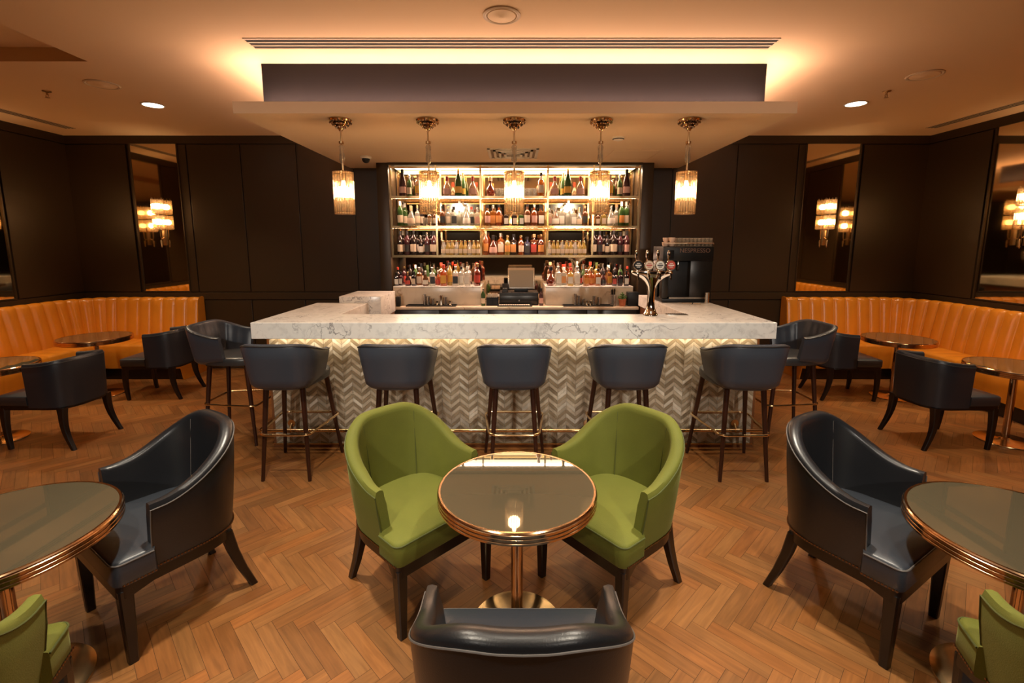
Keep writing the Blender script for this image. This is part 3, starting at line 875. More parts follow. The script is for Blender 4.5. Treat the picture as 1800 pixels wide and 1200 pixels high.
# inner work shelf behind the bar with glasses
t = thing('work_shelf', 'dark steel work shelf inside the bar, below the marble top', 'work shelf', (0, 4.12, .955))
MB().span((-1.48, -.08, -.02), (1.48, .16, 0), .003).build('shelf_board', M['blacktop'], t)
MB().span((-1.48, .12, -.955), (1.48, .15, -.02)).build('front_panel', M['blacktop'], t, smooth=False)
gl0 = None
for i, px in enumerate([.18, .27, .355, .44, .525, .61, .70, .79]):
    if gl0 is None:
        gl0 = tag(MB().lathe([(.034, 0), (.040, .05), (.041, .105), (.037, .107), (.034, .055), (.030, .012), (.002, .012)], 20).build('rocks_glass', M['glass']), 'x', 'glass', 'glasses inside the bar')
        o = gl0
    else: o = gl0.copy(); COL.objects.link(o)
    o.location = (px, 4.11, .956)
    o['label'] = 'clear glass in the row on the work shelf inside the bar, ' + ['first', 'second', 'third', 'fourth', 'fifth', 'sixth', 'seventh', 'eighth'][i] + ' from left'

# back counter, upstands
bc = thing('back_counter', 'back bar counter with a pale stone worktop under the shelves', 'counter', (0, 5.9, 0))
def B2(p): return (p[0], p[1] - 5.9, p[2])
b = MB(); b.span(B2((-1.50, 5.52, .925)), B2((1.50, 6.26, .955)), .003); b.build('worktop', M['marble_warm'], bc)
b = MB(); b.span(B2((-1.49, 5.56, 0)), B2((1.49, 6.26, .925))); b.build('cabinet', M['blacktop'], bc, smooth=False)
for i in range(5):
    x0 = -1.48 + i * .592
    d_ = MB().span(B2((x0 + .004, 5.545, .10)), B2((x0 + .588, 5.56, .915)), .003).build('door', M['blacktop'], bc)
    MB().tube([B2((x0 + .08, 5.525, .86)), B2((x0 + .50, 5.525, .86))], .006, 8).build('handle', M['steel'], d_)
for nm, x0, x1 in (('left', -1.475, -.395), ('right', .40, 1.475)):
    t = thing('marble_ledge', 'pale marble ledge under the ' + nm + ' run of spirit bottles', 'ledge', ((x0 + x1) / 2, 5.98, .955))
    w = (x1 - x0) / 2
    MB().span((-w, -.26, 0), (w, .27, .218), .003).build('block', M['marble_warm'], t)
    MB().span((-w, -.265, .2185), (w, .27, .232), .002).build('top_slab', M['marble'], t)

# shelving unit
su = thing('back_bar_shelving', 'lit brass shelving unit with mirrored back behind the bar', 'shelving', (0, 6.05, 0))
def B3(p): return (p[0], p[1] - 6.05, p[2])
b = MB(); b.span(B3((-1.52, 6.262, .96)), B3((1.57, 6.272, ZS - .03))); b.build('mirror_back', M['barmirror'], su, smooth=False)
for x0, x1 in ((-1.665, -1.525), (1.575, 1.715)):
    MB().span(B3((x0, 5.86, 0)), B3((x1, 6.27, ZS)), .003).build('pillar', M['panel'], su)
MB().span(B3((-1.525, 5.85, ZS - .028)), B3((1.575, 6.27, ZS))).build('head_rail', M['panel'], su, smooth=False)
POST = [-1.50, -.945, -.400, .425, .985, 1.545]
SH = [2.285, 1.925, 1.565]
for z in SH:
    sh = MB().span(B3((-1.50, 5.875, z - .012)), B3((1.545, 6.255, z - .003))).build('shelf', M['shelfglass'], su, smooth=False)
    b = MB()
    b.span(B3((-1.51, 5.865, z - .030)), B3((1.555, 5.880, z))); b.span(B3((-1.51, 6.245, z - .030)), B3((1.555, 6.258, z)))
    b.build('brass_edge', M['brass'], sh, smooth=False)
for x in POST:
    b = MB()
    for y in (5.872, 6.25): b.span(B3((x - .011, y - .009, 1.535)), B3((x + .011, y + .009, ZS - .03)))
    b.build('post', M['brass'], su, smooth=False)
b = MB(); b.span(B3((-1.51, 5.866, 2.615)), B3((1.555, 5.880, 2.635))); b.span(B3((-1.51, 6.24, 2.615)), B3((1.555, 6.255, 2.635)))
b.build('top_bar', M['brass'], su, smooth=False)
b = MB(); b.span(B3((-1.49, 6.03, 2.643)), B3((1.535, 6.20, 2.650))); b.build('led_strip', M['led'], su, smooth=False)

# ------------------------------------------------------------------ bottles
PROF = {
 'wine': ([(.036, 0), (.0375, .004), (.0375, .185), (.034, .205), (.016, .235), (.0145, .25), (.0145, .285)], (.0155, .245, .298), (.04, .13), 'wine bottle'),
 'champagne': ([(.040, 0), (.043, .004), (.043, .13), (.038, .18), (.020, .235), (.016, .26), (.016, .28)], (.018, .21, .308), (.04, .11), 'champagne bottle'),
 'dumpy': ([(.040, 0), (.045, .006), (.047, .05), (.040, .10), (.022, .135), (.014, .155), (.014, .195)], (.016, .165, .215), (.025, .085), 'dumpy liqueur bottle'),
 'round': ([(.036, 0), (.038, .004), (.038, .15), (.034, .172), (.015, .192), (.014, .235)], (.0165, .225, .26), (.04, .125), 'spirit bottle'),
 'tall': ([(.033, 0), (.035, .004), (.035, .20), (.030, .222), (.014, .245), (.013, .29)], (.015, .28, .312), (.05, .15), 'tall spirit bottle'),
 'square': ([(.037, 0), (.039, .004), (.039, .145), (.036, .16), (.016, .175), (.014, .21)], (.018, .20, .238), (.03, .12), 'square spirit bottle'),
 'decanter': ([(.030, 0), (.040, .01), (.052, .05), (.045, .09), (.020, .12), (.013, .14), (.016, .17)], (.022, .17, .215), None, 'round decanter'),
 'mixer': ([(.0235, 0), (.0255, .003), (.0255, .085), (.021, .105), (.0125, .13), (.012, .155)], (.0145, .152, .168), (.02, .07), 'small mixer bottle'),
}
BC = {
 'green': ('green_bottle_glass', (.030, .075, .018)), 'dark': ('black_bottle_glass', (.016, .010, .010)), 'brown': ('brown_bottle_glass', (.10, .035, .012)),
 'amber': ('amber_spirit', (.50, .19, .025)), 'orange': ('orange_spirit', (.62, .16, .03)), 'red': ('red_spirit', (.30, .05, .02)),
 'pink': ('pink_spirit', (.52, .33, .22)), 'clear': ('clear_bottle_glass', (.80, .80, .70)), 'yellow': ('yellow_spirit', (.70, .52, .12)), 'blue': ('blue_black_bottle', (.02, .025, .06)),
 'plum': ('plum_bottle', (.045, .014, .018)),
}
BM = {}
for kx, (n, cc) in BC.items():
    if kx == 'clear': BM[kx] = glassy(n, (.86, .86, .78), gloss=.12, translucent=.35)
    elif kx in ('amber', 'orange', 'red', 'pink', 'yellow'): BM[kx] = glassy(n, cc, gloss=.12, translucent=.5)
    else: BM[kx] = pbr(n, cc, .08, spec=.8)
LM = {'cream': pbr('cream_label', (.66, .54, .40), .6), 'white': pbr('white_label', (.74, .70, .62), .6), 'pink': pbr('pink_label', (.62, .36, .30), .6),
      'yellow': pbr('yellow_label', (.72, .38, .06), .6), 'black': pbr('black_label', (.02, .02, .02), .5), 'red': pbr('red_label', (.45, .05, .03), .5), 'orange': pbr('orange_label', (.6, .25, .06), .5)}
CM = {'black': M['black'], 'gold': M['brass'], 'red': pbr('red_cap', (.42, .04, .02), .4), 'white': LM['white'], 'silver': M['steel'], 'cork': pbr('cork_stopper', (.45, .28, .14), .8), 'green': pbr('green_capsule', (.08, .12, .03), .4)}
MC = {}
def part_mesh(kind, what, mat, fn):
    key = (kind, what, mat.name)
    if key not in MC:
        o = fn().build(what, mat); MC[key] = o.data; bpy.data.objects.remove(o)
    return MC[key]
ORD = ['first', 'second', 'third', 'fourth', 'fifth', 'sixth', 'seventh', 'eighth', 'ninth', 'tenth', 'eleventh', 'twelfth', 'thirteenth', 'fourteenth', 'fifteenth', 'sixteenth', 'seventeenth', 'eighteenth', 'nineteenth', 'twentieth']
def bottle(kind, col, lab, cap, x, y, z, place, group, sc_=1.):
    prof, cp, lb, word = PROF[kind]
    seg = 18
    t = thing('bottle', (col + ' ' if kind != 'mixer' else 'yellow ') + word + ((' with ' + lab + ' label') if (lab and lb) else '') + place, 'bottle', (x, y, z), rnd.uniform(-.25, .25), group)
    t.scale = (sc_ * 1.0, sc_ * 1.0, sc_)
    def add(nm, me):
        o = bpy.data.objects.new(nm, me); COL.objects.link(o); o.parent = t; return o
    def body():
        b = MB()
        if kind == 'square':
            rs = []
            for r, zz in prof:
                e = 5. if zz < .162 else 2.
                rs.append([(r * math.copysign(abs(math.cos(a)) ** (2 / e), math.cos(a)), r * math.copysign(abs(math.sin(a)) ** (2 / e), math.sin(a)), zz) for a in [2 * PI * (i + .5) / 20 for i in range(20)]])
            b.rings(rs)
        else: b.lathe(prof, seg)
        return b
    add('glass_body', part_mesh(kind, 'glass_body', BM[col], body))
    add('cap', part_mesh(kind, 'cap', CM[cap], lambda: MB().lathe([(cp[0], cp[1]), (cp[0], cp[2] - .003), (cp[0] - .003, cp[2])], 14)))
    if lb and lab:
        def lf():
            b = MB()
            if kind == 'square':
                b.span((-.031, -.0405, lb[0]), (.031, -.0395, lb[1]))
            else:
                r = prof[1][0] + .001 if kind != 'dumpy' else .0478
                rs = []
                for zz in (lb[0], (lb[0] + lb[1]) / 2, lb[1]):
                    rr = r if kind != 'dumpy' else {0: .0475, 1: .0478, 2: .0435}[[lb[0], (lb[0] + lb[1]) / 2, lb[1]].index(zz)]
                    rs.append([(rr * math.sin(a), -rr * math.cos(a), zz) for a in [(-1.1 + 2.2 * i / 12) for i in range(13)]])
                b.rings(rs, closed=False)
            return b
        add('bottle_label', part_mesh(kind, 'bottle_label', LM[lab], lf))
    return t
f_, cx_, dep = 820., 902., 5.90
def PXx(px, y, z):  # photo column -> x at depth y, height z
    return (px - 902) / 820. * (y * .9898 - (z - 1.7) * .1424)
PLACED = []
def free_spot(x, y, z, r, lo, hi):
    best = None
    for dx in (0, .004, -.004, .008, -.008, .012, -.012, .018, -.018, .026, -.026):
        for dy in (0, .03, .05, .075, .10, .13, .16, .19, .22, -.03):
            yy = y + dy
            if not lo <= yy <= hi: continue
            xx = PXx(902 + (x + dx) * 820. / (y * .9898 - (z + .1 - 1.7) * .1424), yy, z + .1)
            if all(abs(pz - z) > .1 or math.hypot(px - xx, py - yy) > pr + r + .003 for px, py, pz, pr in PLACED):
                return xx, yy
    return x, y
def row(items, y, z, shelf, group, bay=None):
    for i, it in enumerate(items):
        px, kind, col, lab, cap = it[:5]; sc_ = it[5] if len(it) > 5 else 1.; yy = it[6] if len(it) > 6 else y
        r = max(p[0] for p in PROF[kind][0]) * sc_ * (1.12 if kind == 'square' else 1)
        lo, hi = (5.76, 6.205) if z < 1.3 else (5.925, 6.195)
        x, yy = free_spot(PXx(px, yy, z + .1), yy, z, r, lo, hi); PLACED.append((x, yy, z, r))
        bottle(kind, col, lab, cap, x, yy, z, ', ' + ORD[i] + ' from left, ' + shelf, group, sc_)
g1 = 'bottles on the top shelf'
row([(708, 'champagne', 'plum', 'pink', 'black', 1.08), (720, 'wine', 'green', 'cream', 'silver', .92, 6.05), (735, 'round', 'pink', 'yellow', 'cork', 1.05)], 5.97, 2.286, 'top shelf, first bay', g1)
row([(786, 'dumpy', 'pink', 'pink', 'red', 1.15), (806, 'champagne', 'green', 'yellow', 'gold', 1.1), (814, 'champagne', 'green', 'yellow', 'gold', 1.0, 6.10), (831, 'dumpy', 'pink', 'pink', 'red', 1.15)], 5.97, 2.286, 'top shelf, second bay', g1)
row([(862, 'decanter', 'red', None, 'clear' if False else 'gold', 1.1), (951, 'round', 'amber', 'cream', 'black', 1.12)], 5.97, 2.286, 'top shelf, middle bay', g1)
row([(975, 'dumpy', 'pink', 'pink', 'red', 1.15), (990, 'champagne', 'green', 'yellow', 'gold', 1.0, 6.10), (998, 'champagne', 'green', 'yellow', 'gold', 1.1), (1020, 'dumpy', 'pink', 'pink', 'red', 1.15)], 5.97, 2.286, 'top shelf, fourth bay', g1)
row([(1072, 'round', 'pink', 'yellow', 'cork', 1.05), (1089, 'wine', 'green', 'cream', 'silver', .92, 6.05), (1101, 'champagne', 'plum', 'pink', 'black', 1.08)], 5.97, 2.286, 'top shelf, fifth bay', g1)
g2 = 'bottles on the second shelf'
row([(704, 'wine', 'green', 'cream', 'white', 1.02), (712, 'wine', 'green', 'cream', 'white', .98, 6.08), (723, 'dumpy', 'clear', 'cream', 'cork', 1.15), (734, 'round', 'clear', 'cream', 'gold', 1.0), (742, 'wine', 'dark', 'cream', 'black', .95, 6.12), (755, 'round', 'amber', 'orange', 'black', .75), (765, 'round', 'brown', 'cream', 'gold', .78)], 5.96, 1.926, 'second shelf, first bay', g2)
row([(778, 'round', 'brown', 'black', 'black', .95), (788, 'round', 'clear', 'cream', 'gold', .95), (798, 'square', 'clear', 'black', 'black', 1.), (808, 'tall', 'clear', None, 'white', 1.0), (814, 'tall', 'clear', None, 'white', .97, 6.08), (820, 'dumpy', 'clear', 'white', 'silver', 1.15), (829, 'round', 'clear', 'black', 'red', .93), (839, 'square', 'clear', 'pink', 'silver', .95)], 5.96, 1.926, 'second shelf, second bay', g2)
row([(857, 'round', 'amber', 'pink', 'brown' if False else 'black', 1.), (867, 'square', 'amber', 'orange', 'silver', 1.1), (877, 'round', 'orange', 'orange', 'black', 1.02), (889, 'square', 'dark', 'white', 'black', .8), (904, 'square', 'dark', 'cream', 'black', .8), (916, 'square', 'green', 'white', 'black', .8), (927, 'round', 'brown', 'cream', 'black', 1.05), (939, 'round', 'orange', 'pink', 'silver', 1.02), (950, 'square', 'brown', 'white', 'black', 1.1)], 5.96, 1.926, 'second shelf, middle bay', g2)
row([(966, 'square', 'clear', 'pink', 'silver', .92), (977, 'dumpy', 'pink', 'white', 'silver', 1.1), (987, 'square', 'clear', 'white', 'white', 1.1), (993, 'tall', 'clear', None, 'white', .97, 6.08), (999, 'tall', 'clear', None, 'white', 1.), (1008, 'square', 'clear', 'white', 'silver', .95), (1018, 'dumpy', 'clear', 'cream', 'gold', 1.1), (1028, 'round', 'brown', 'black', 'gold', .95)], 5.96, 1.926, 'second shelf, fourth bay', g2)
row([(1042, 'round', 'amber', 'orange', 'black', .75), (1051, 'round', 'brown', 'cream', 'black', .7), (1061, 'square', 'yellow', 'cream', 'silver', .8), (1074, 'dumpy', 'clear', 'white', 'silver', 1.15), (1083, 'round', 'clear', 'cream', 'cork', 1.05), (1092, 'wine', 'green', 'orange', 'white', 1.), (1100, 'wine', 'green', 'cream', 'white', 1.02)], 5.96, 1.926, 'second shelf, fifth bay', g2)
g3 = 'bottles on the lowest glass shelf'
row([(704, 'wine', 'dark', 'cream', 'black', 1.), (709, 'wine', 'dark', 'cream', 'white', 1.02, 6.12), (716, 'wine', 'plum', 'black', 'black', 1.), (722, 'wine', 'dark', 'cream', 'black', 1.0, 6.12), (728, 'wine', 'dark', 'cream', 'black', 1.04), (734, 'wine', 'dark', 'white', 'black', 1., 6.12), (740, 'wine', 'dark', 'white', 'silver', .82), (746, 'wine', 'dark', 'cream', 'black', 1., 6.12), (751, 'wine', 'plum', 'black', 'silver', .95), (758, 'wine', 'dark', 'cream', 'black', 1., 6.12), (763, 'wine', 'plum', 'cream', 'black', 1.)], 5.96, 1.566, 'wine shelf, first bay', g3)
row([(1043, 'wine', 'dark', 'cream', 'black', 1.), (1048, 'wine', 'dark', 'cream', 'black', 1., 6.12), (1054, 'wine', 'plum', 'black', 'black', 1.), (1061, 'wine', 'dark', 'cream', 'black', 1., 6.12), (1067, 'wine', 'dark', 'cream', 'black', .84), (1073, 'wine', 'dark', 'white', 'silver', 1., 6.12), (1078, 'wine', 'dark', 'cream', 'black', 1.04), (1084, 'wine', 'dark', 'cream', 'black', 1., 6.12), (1090, 'wine', 'plum', 'black', 'black', .95), (1096, 'wine', 'dark', 'cream', 'white', 1., 6.12), (1101, 'wine', 'plum', 'pink', 'black', 1.)], 5.96, 1.566, 'wine shelf, fifth bay', g3)
row([(854, 'tall', 'orange', 'orange', 'cork', .95), (867, 'dumpy', 'red', 'pink', 'black', 1.15), (880, 'square', 'orange', 'cream', 'silver', 1.15), (892, 'round', 'yellow', 'orange', 'gold', .95), (903, 'square', 'dark', 'orange', 'black', 1.1), (916, 'round', 'orange', 'cream', 'gold', .95), (927, 'square', 'blue', 'black', 'black', .95), (939, 'square', 'red', 'red', 'cork', 1.1), (951, 'round', 'red', 'orange', 'gold', 1.)], 5.96, 1.566, 'lowest shelf, middle bay', g3)
for side, x0, bay in (('second', 779, 'second'), ('fourth', 965.5, 'fourth')):
    for i in range(9):
        px = x0 + i * 7.7
        for r_, yy in ((0, 5.93), (1, 6.04)):
            bottle('mixer', 'yellow' if i % 3 else 'clear', 'cream', 'gold', PXx(px, 5.93, 1.66), yy, 1.566, ', %s from left, %s row, %s bay' % (ORD[i], ['front', 'rear'][r_], bay), 'small mixer bottles on the lowest glass shelf', 1.06)
g4 = 'spirit bottles on the marble ledges'
LZ = 1.188
def ledge(spec, where, rev=False):
    fr_, bk = spec
    row(fr_, 5.80, LZ, 'front row, %s marble ledge' % where, g4)
    row(bk, 5.96, LZ, 'rear row, %s marble ledge' % where, g4)
ledge(([(697, 'square', 'dark', 'white', 'black', .7), (705, 'square', 'plum', 'white', 'black', .72), (717, 'dumpy', 'plum', 'red', 'gold', .8), (728, 'square', 'dark', 'cream', 'black', .75), (737, 'square', 'amber', 'cream', 'silver', .95), (748, 'dumpy', 'brown', 'white', 'silver', .85), (760, 'square', 'clear', 'black', 'silver', .95), (770, 'dumpy', 'orange', 'red', 'silver', .85), (780, 'square', 'orange', 'yellow', 'red', 1.1), (791, 'tall', 'yellow', 'yellow', 'black', .9), (801, 'square', 'clear', 'black', 'silver', 1.), (811, 'square', 'clear', 'white', 'black', 1.0), (822, 'square', 'clear', 'white', 'white', 1.0), (839, 'round', 'red', 'red', 'gold', 1.05)],
       [(700, 'round', 'dark', 'cream', 'red', .85), (711, 'round', 'plum', 'red', 'gold', .9), (721, 'wine', 'dark', 'cream', 'black', .85), (731, 'wine', 'green', 'white', 'white', .85), (741, 'wine', 'dark', 'cream', 'black', .9), (752, 'dumpy', 'green', 'cream', 'green', 1.15), (763, 'wine', 'green', 'cream', 'silver', .85), (776, 'round', 'amber', 'cream', 'red', 1.08), (789, 'tall', 'dark', 'black', 'black', .9), (801, 'round', 'yellow', 'red', 'red', 1.), (813, 'tall', 'clear', 'white', 'silver', .85), (825, 'round', 'pink', 'pink', 'silver', .95), (838, 'wine', 'plum', 'cream', 'red', .95)]), 'left')
ledge(([(968, 'decanter', 'red', None, 'black', 1.1), (981, 'square', 'clear', 'white', 'silver', 1.), (991, 'square', 'clear', 'orange', 'white', .95), (1003, 'square', 'yellow', 'white', 'red', .95), (1014, 'square', 'clear', 'white', 'silver', 1.), (1019, 'square', 'dark', 'red', 'black', .75), (1030, 'square', 'amber', 'orange', 'silver', .85), (1039, 'dumpy', 'orange', 'orange', 'gold', 1.05), (1051, 'square', 'amber', 'white', 'black', .9), (1060, 'dumpy', 'plum', 'black', 'black', .85), (1070, 'square', 'amber', 'yellow', 'silver', .95), (1080, 'square', 'dark', 'red', 'black', .75), (1090, 'square', 'plum', 'black', 'black', .75), (1101, 'square', 'dark', 'white', 'black', .78)],
       [(967, 'round', 'brown', 'cream', 'cork', 1.1), (980, 'tall', 'pink', 'cream', 'silver', .9), (992, 'round', 'amber', 'cream', 'orange' if False else 'red', 1.), (1002, 'round', 'orange', 'red', 'red', 1.05), (1014, 'tall', 'clear', 'white', 'white', .95), (1025, 'dumpy', 'green', 'white', 'silver', 1.2), (1037, 'round', 'amber', 'cream', 'red', 1.1), (1048, 'round', 'yellow', 'orange', 'green', 1.08), (1059, 'wine', 'dark', 'cream', 'silver', .9), (1069, 'dumpy', 'dark', 'white', 'white', 1.15), (1080, 'wine', 'dark', 'cream', 'black', .9), (1090, 'wine', 'green', 'white', 'silver', .85), (1102, 'round', 'red', 'red', 'red', .9)]), 'right')

# tumblers on the shelves
def tumbler_row(pxs, y, z, where, group, r=.030, h=.075):
    first = None
    for i, px in enumerate(pxs):
        if first is None:
            o = first = MB().lathe([(r * .85, 0), (r, h), (r * .93, h), (r * .78, .010), (.001, .010)], 18, flute=.03, nf=9).build('tumbler', M['glass'])
            tag(o, '', 'glass', group)
        else: o = first.copy(); COL.objects.link(o)
        o.location = (PXx(px, y, z), y, z); o['label'] = 'cut glass tumbler, ' + ORD[i] + ' from left ' + where
tumbler_row([874, 881, 922, 931, 940], 5.96, 2.286, 'in the middle bay of the top shelf', 'tumblers on the top shelf', .032, .10)
tumbler_row([746, 751, 757], 5.92, 1.926, 'in the first bay of the second shelf', 'tumblers on the second shelf', .018, .10)

# ------------------------------------------------------------------ back counter objects
CZ = .956
def herb(x, y, lab):
    t = thing('herb_pot', lab, 'potted plant', (x, y, CZ))
    MB().lathe([(.035, 0), (.045, .07), (.049, .07), (.049, .085), (.042, .085), (.040, .07), (.001, .07)], 20).build('pot', M['terracotta'], t)
    b = MB()
    for i in range(130):
        a, r = rnd.uniform(0, 2 * PI), rnd.uniform(0, .055); z = .085 + rnd.uniform(0, .085) * (1 - r / .08)
        c_ = Vector((r * math.cos(a), r * math.sin(a), z)); s_ = .013
        d1 = Vector((rnd.uniform(-1, 1), rnd.uniform(-1, 1), rnd.uniform(-.4, .8))).normalized() * s_
        d2 = d1.cross(Vector((rnd.uniform(-1, 1), rnd.uniform(-1, 1), 1))).normalized() * s_ * .5
        b.quad([c_ - d1, c_ + d2, c_ + d1, c_ - d2])
    b.build('foliage', M['leaf'], t, smooth=False)
herb(-1.475 + .0, 5.60, 'small green herb in a terracotta pot, left end of back counter')
herb(1.33, 5.64, 'small green herb in a terracotta pot, right of the bar tools')
def tray(x, y, w, lab):
    t = thing('bar_tray', lab, 'tray', (x, y, CZ))
    MB().span((-w, -.07, 0), (w, .07, .006), .002).build('base', M['blacktop'], t)
    b = MB()
    for s_ in (-1, 1):
        b.span((-w, s_ * .07, .004), (w, s_ * .064, .016)); b.span((s_ * w, -.07, .004), (s_ * (w - .006), .07, .016))
    b.build('rim', M['blacktop'], t, smooth=False)
tray(-.99, 5.63, .30, 'black bar tray holding steel tools, left on the back counter')
tray(.905, 5.63, .30, 'black bar tray holding steel tools, right on the back counter')
def tool(x, y, r, h, lab, kind='tin'):
    cat = {'tin': 'shaker tin', 'jigger': 'jigger'}[kind]
    o = MB()
    if kind == 'tin': o.lathe([(r * .8, 0), (r, h), (r * .95, h), (r * .75, .004), (.001, .004)], 18)
    else: o.lathe([(r, 0), (r * .3, h * .45), (r * .3, h * .5), (r * .9, h), (r * .8, h), (r * .2, h * .55), (.001, h * .55)], 16)
    o = o.build({'tin': 'shaker_tin', 'jigger': 'jigger'}[kind], M['steel']); o.location = (x, y, CZ + .0065); tag(o, lab, cat, 'steel bar tools on the trays')
for side, xs in (('left', [(-1.075, .020, .135, 'tin'), (-1.03, .026, .11, 'tin'), (-.975, .022, .085, 'tin'), (-.925, .019, .055, 'jigger'), (-.875, .022, .125, 'jigger'), (-.82, .026, .10, 'tin'), (-.765, .02, .065, 'jigger')]),
                 ('right', [(.755, .020, .14, 'tin'), (.80, .026, .12, 'tin'), (.85, .02, .08, 'tin'), (.895, .018, .06, 'jigger'), (.94, .018, .055, 'jigger'), (.985, .026, .115, 'tin'), (1.04, .022, .10, 'tin')])):
    for i, (x, r, h, kd) in enumerate(xs):
        tool(x, 5.63, r, h, 'steel %s on the %s bar tray, %s tool from left' % ({'tin': 'shaker tin', 'jigger': 'jigger'}[kd], side, ORD[i]), kd)
# straws in a glass
t = thing('straw_jar', 'tall glass jar of black straws beside the right herb pot', 'straw jar', (1.215, 5.64, CZ))
MB().lathe([(.034, 0), (.036, .14), (.034, .14), (.032, .005), (.001, .005)], 20).build('glass_jar', M['glass'], t)
b = MB()
for i in range(16):
    a = rnd.uniform(0, 2 * PI); r = rnd.uniform(.005, .022)
    b.tube([(r * .6 * math.cos(a), r * .6 * math.sin(a), .006), (r * 1.4 * math.cos(a), r * 1.4 * math.sin(a), rnd.uniform(.19, .215))], .003, 5)
b.build('straws', M['black'], t)
tag(MB().box((0, 0, .085), (.13, .10, .17), .006).build('storage_box', M['black'], loc=(1.455, 5.66, CZ)), 'plain black box on the back counter, next to the right herb pot', 'box')
tag(MB().box((0, 0, .06), (.05, .07, .12), .006).build('storage_box', M['black'], loc=(-1.385, 5.60, CZ)), 'small black box tucked beside the left herb pot', 'box')
# till
t = thing('cash_register', 'black cash drawer with a beige touch screen on the back counter', 'till', (.065, 5.86, CZ))
dr = MB().span((-.235, -.15, 0), (.245, .19, .155), .004).build('cash_drawer', M['black'], t)
MB().span((-.225, -.158, .012), (.235, -.148, .118), .003).build('drawer_front', M['blacktop'], dr)
MB().lathe([(.009, -.166), (.009, -.156)], 14, (0.01, 0, .06), axis='Y').build('lock', M['steel'], dr)
MB().span((-.05, -.04, .155), (.12, .08, .19), .006).build('stand', M['black'], t)
rx = Matrix.Rotation(math.radians(-12), 3, 'X')
mo = MB().box((.035, -.03, .32), (.335, .03, .265), .006, rx).build('monitor', M['steel'], t)
MB().box((.035, -.0475, .317), (.305, .004, .215), 0, rx).build('screen', M['screen'], mo)
t = thing('keyboard', 'black keypad with pale keys in front of the till', 'keyboard', (.02, 5.62, CZ))
MB().span((-.21, -.055, 0), (.21, .055, .014), .003).build('case', M['black'], t)
b = MB()
for i in range(14):
    for j in range(3): b.span((-.19 + i * .027, -.04 + j * .028, .013), (-.19 + i * .027 + .02, -.04 + j * .028 + .018, .019))
b.build('keys', M['white'], t, smooth=False)
t = thing('card_terminal', 'small card terminal with white keys standing left of the monitor', 'card reader', (-.10, 5.74, CZ + .156))
MB().box((0, 0, .055), (.07, .025, .11), .005, Matrix.Rotation(math.radians(-20), 3, 'X')).build('case', M['black'], t)
b = MB()
for i in range(3):
    for j in range(3): b.box((-.02 + i * .02, -.008 - j * .0, .02 + j * .014), (.013, .016, .009))
b.build('keys', M['white'], t, smooth=False)
t = thing('condiment_caddy', 'black caddy with napkins and packets left of the till', 'caddy', (-.255, 5.72, CZ))
b = MB(); b.span((-.075, -.06, 0), (.075, .06, .01))
for x in (-.075, 0, .07): b.span((x, -.06, 0), (x + .005, .06, .10))
for y in (-.06, .055): b.span((-.075, y, 0), (.075, y + .005, .10))
b.build('rack', M['black'], t, smooth=False)
b = MB()
for i in range(10): b.box((-.055 + (i % 5) * .026, -.02 + (i // 5) * .04, .085), (.020, .01, .12), .002, Matrix.Rotation(rnd.uniform(-.15, .15), 3, 'Y'))
b.build('packets', LM['cream'], t, smooth=False)
bottle('wine', 'green', 'cream', 'silver', -.365, 5.66, CZ, ' standing on the back counter, left of the caddy', None, .72)
bottle('wine', 'plum', 'pink', 'black', .345, 5.68, CZ, ' standing on the back counter, right of the till', None, .72)
t = thing('folded_menu', 'small white card standing behind the monitor', 'card', (-.22, 6.1, CZ))
MB().box((0, 0, .08), (.22, .004, .03)).build('card', LM['white'], t, smooth=False)
MB().box((-.1, 0, .035), (.01, .01, .07)).build('foot', M['black'], t, smooth=False)

# ------------------------------------------------------------------ beer tower
t = thing('beer_tower', 'chrome beer tower with round tap badges standing on the bar', 'beer tap', (1.168, 3.93, ZT))
rs = []
for (rx_, ry_, z) in [(.062, .062, 0), (.062, .062, .012), (.050, .050, .028), (.036, .036, .06), (.030, .030, .12), (.031, .031, .20), (.040, .034, .25), (.066, .036, .29), (.105, .038, .32), (.150, .040, .34), (.172, .042, .352), (.175, .043, .372), (.168, .040, .380)]:
    rs.append([(rx_ * math.cos(2 * PI * i / 32), ry_ * math.sin(2 * PI * i / 32), z) for i in range(32)])
b = MB(); b.rings(rs); b.build('column', M['chrome'], t, angle=50)
badge = [(-.135, 'dark', M['black']), (-.045, 'cream', LM['cream']), (.045, 'green', LM['white']), (.135, 'red', LM['red'])]
for i, (x, nm, mm) in enumerate(badge):
    fc = MB().tube([(x, -.03, .372), (x, -.05, .385), (x, -.075, .36), (x, -.078, .31)], .008, 8).build('faucet', M['chrome'], t)
    MB().lathe([(.011, .35), (.009, .42), (.006, .45), (.011, .50), (.014, .525), (.009, .545), (.002, .55)], 14, (x, .0, 0)).build('tap_handle', M['chrome'], t)
    z0 = .428
    bd = MB().lathe([(.038, -.068), (.042, -.066), (.042, -.058), (.010, -.05)], 28, (x, 0, z0), axis='Y').build('badge', M['chrome'], t)
    MB().lathe([(.035, -.070), (.035, -.067)], 28, (x, 0, z0), axis='Y').build('badge_face', mm, bd)
    mk = MB(); mc = LM['white'] if nm in ('dark', 'red') else LM['red'] if nm == 'cream' else LM['black']
    mk.span((x - .024, -.072, z0 - .005), (x + .024, -.0695, z0 + .005))
    mk.span((x - .014, -.072, z0 + .012), (x + .014, -.0695, z0 + .017)); mk.span((x - .014, -.072, z0 - .018), (x + .014, -.0695, z0 - .012))
    mk.build('badge_mark', mc, bd, smooth=False)
t = thing('drip_tray', 'slim steel drip tray on the bar beside the beer tower', 'drip tray', (1.40, 3.955, ZT))
MB().span((-.09, -.035, 0), (.09, .035, .008), .003).build('pan', M['steel'], t)
b = MB()
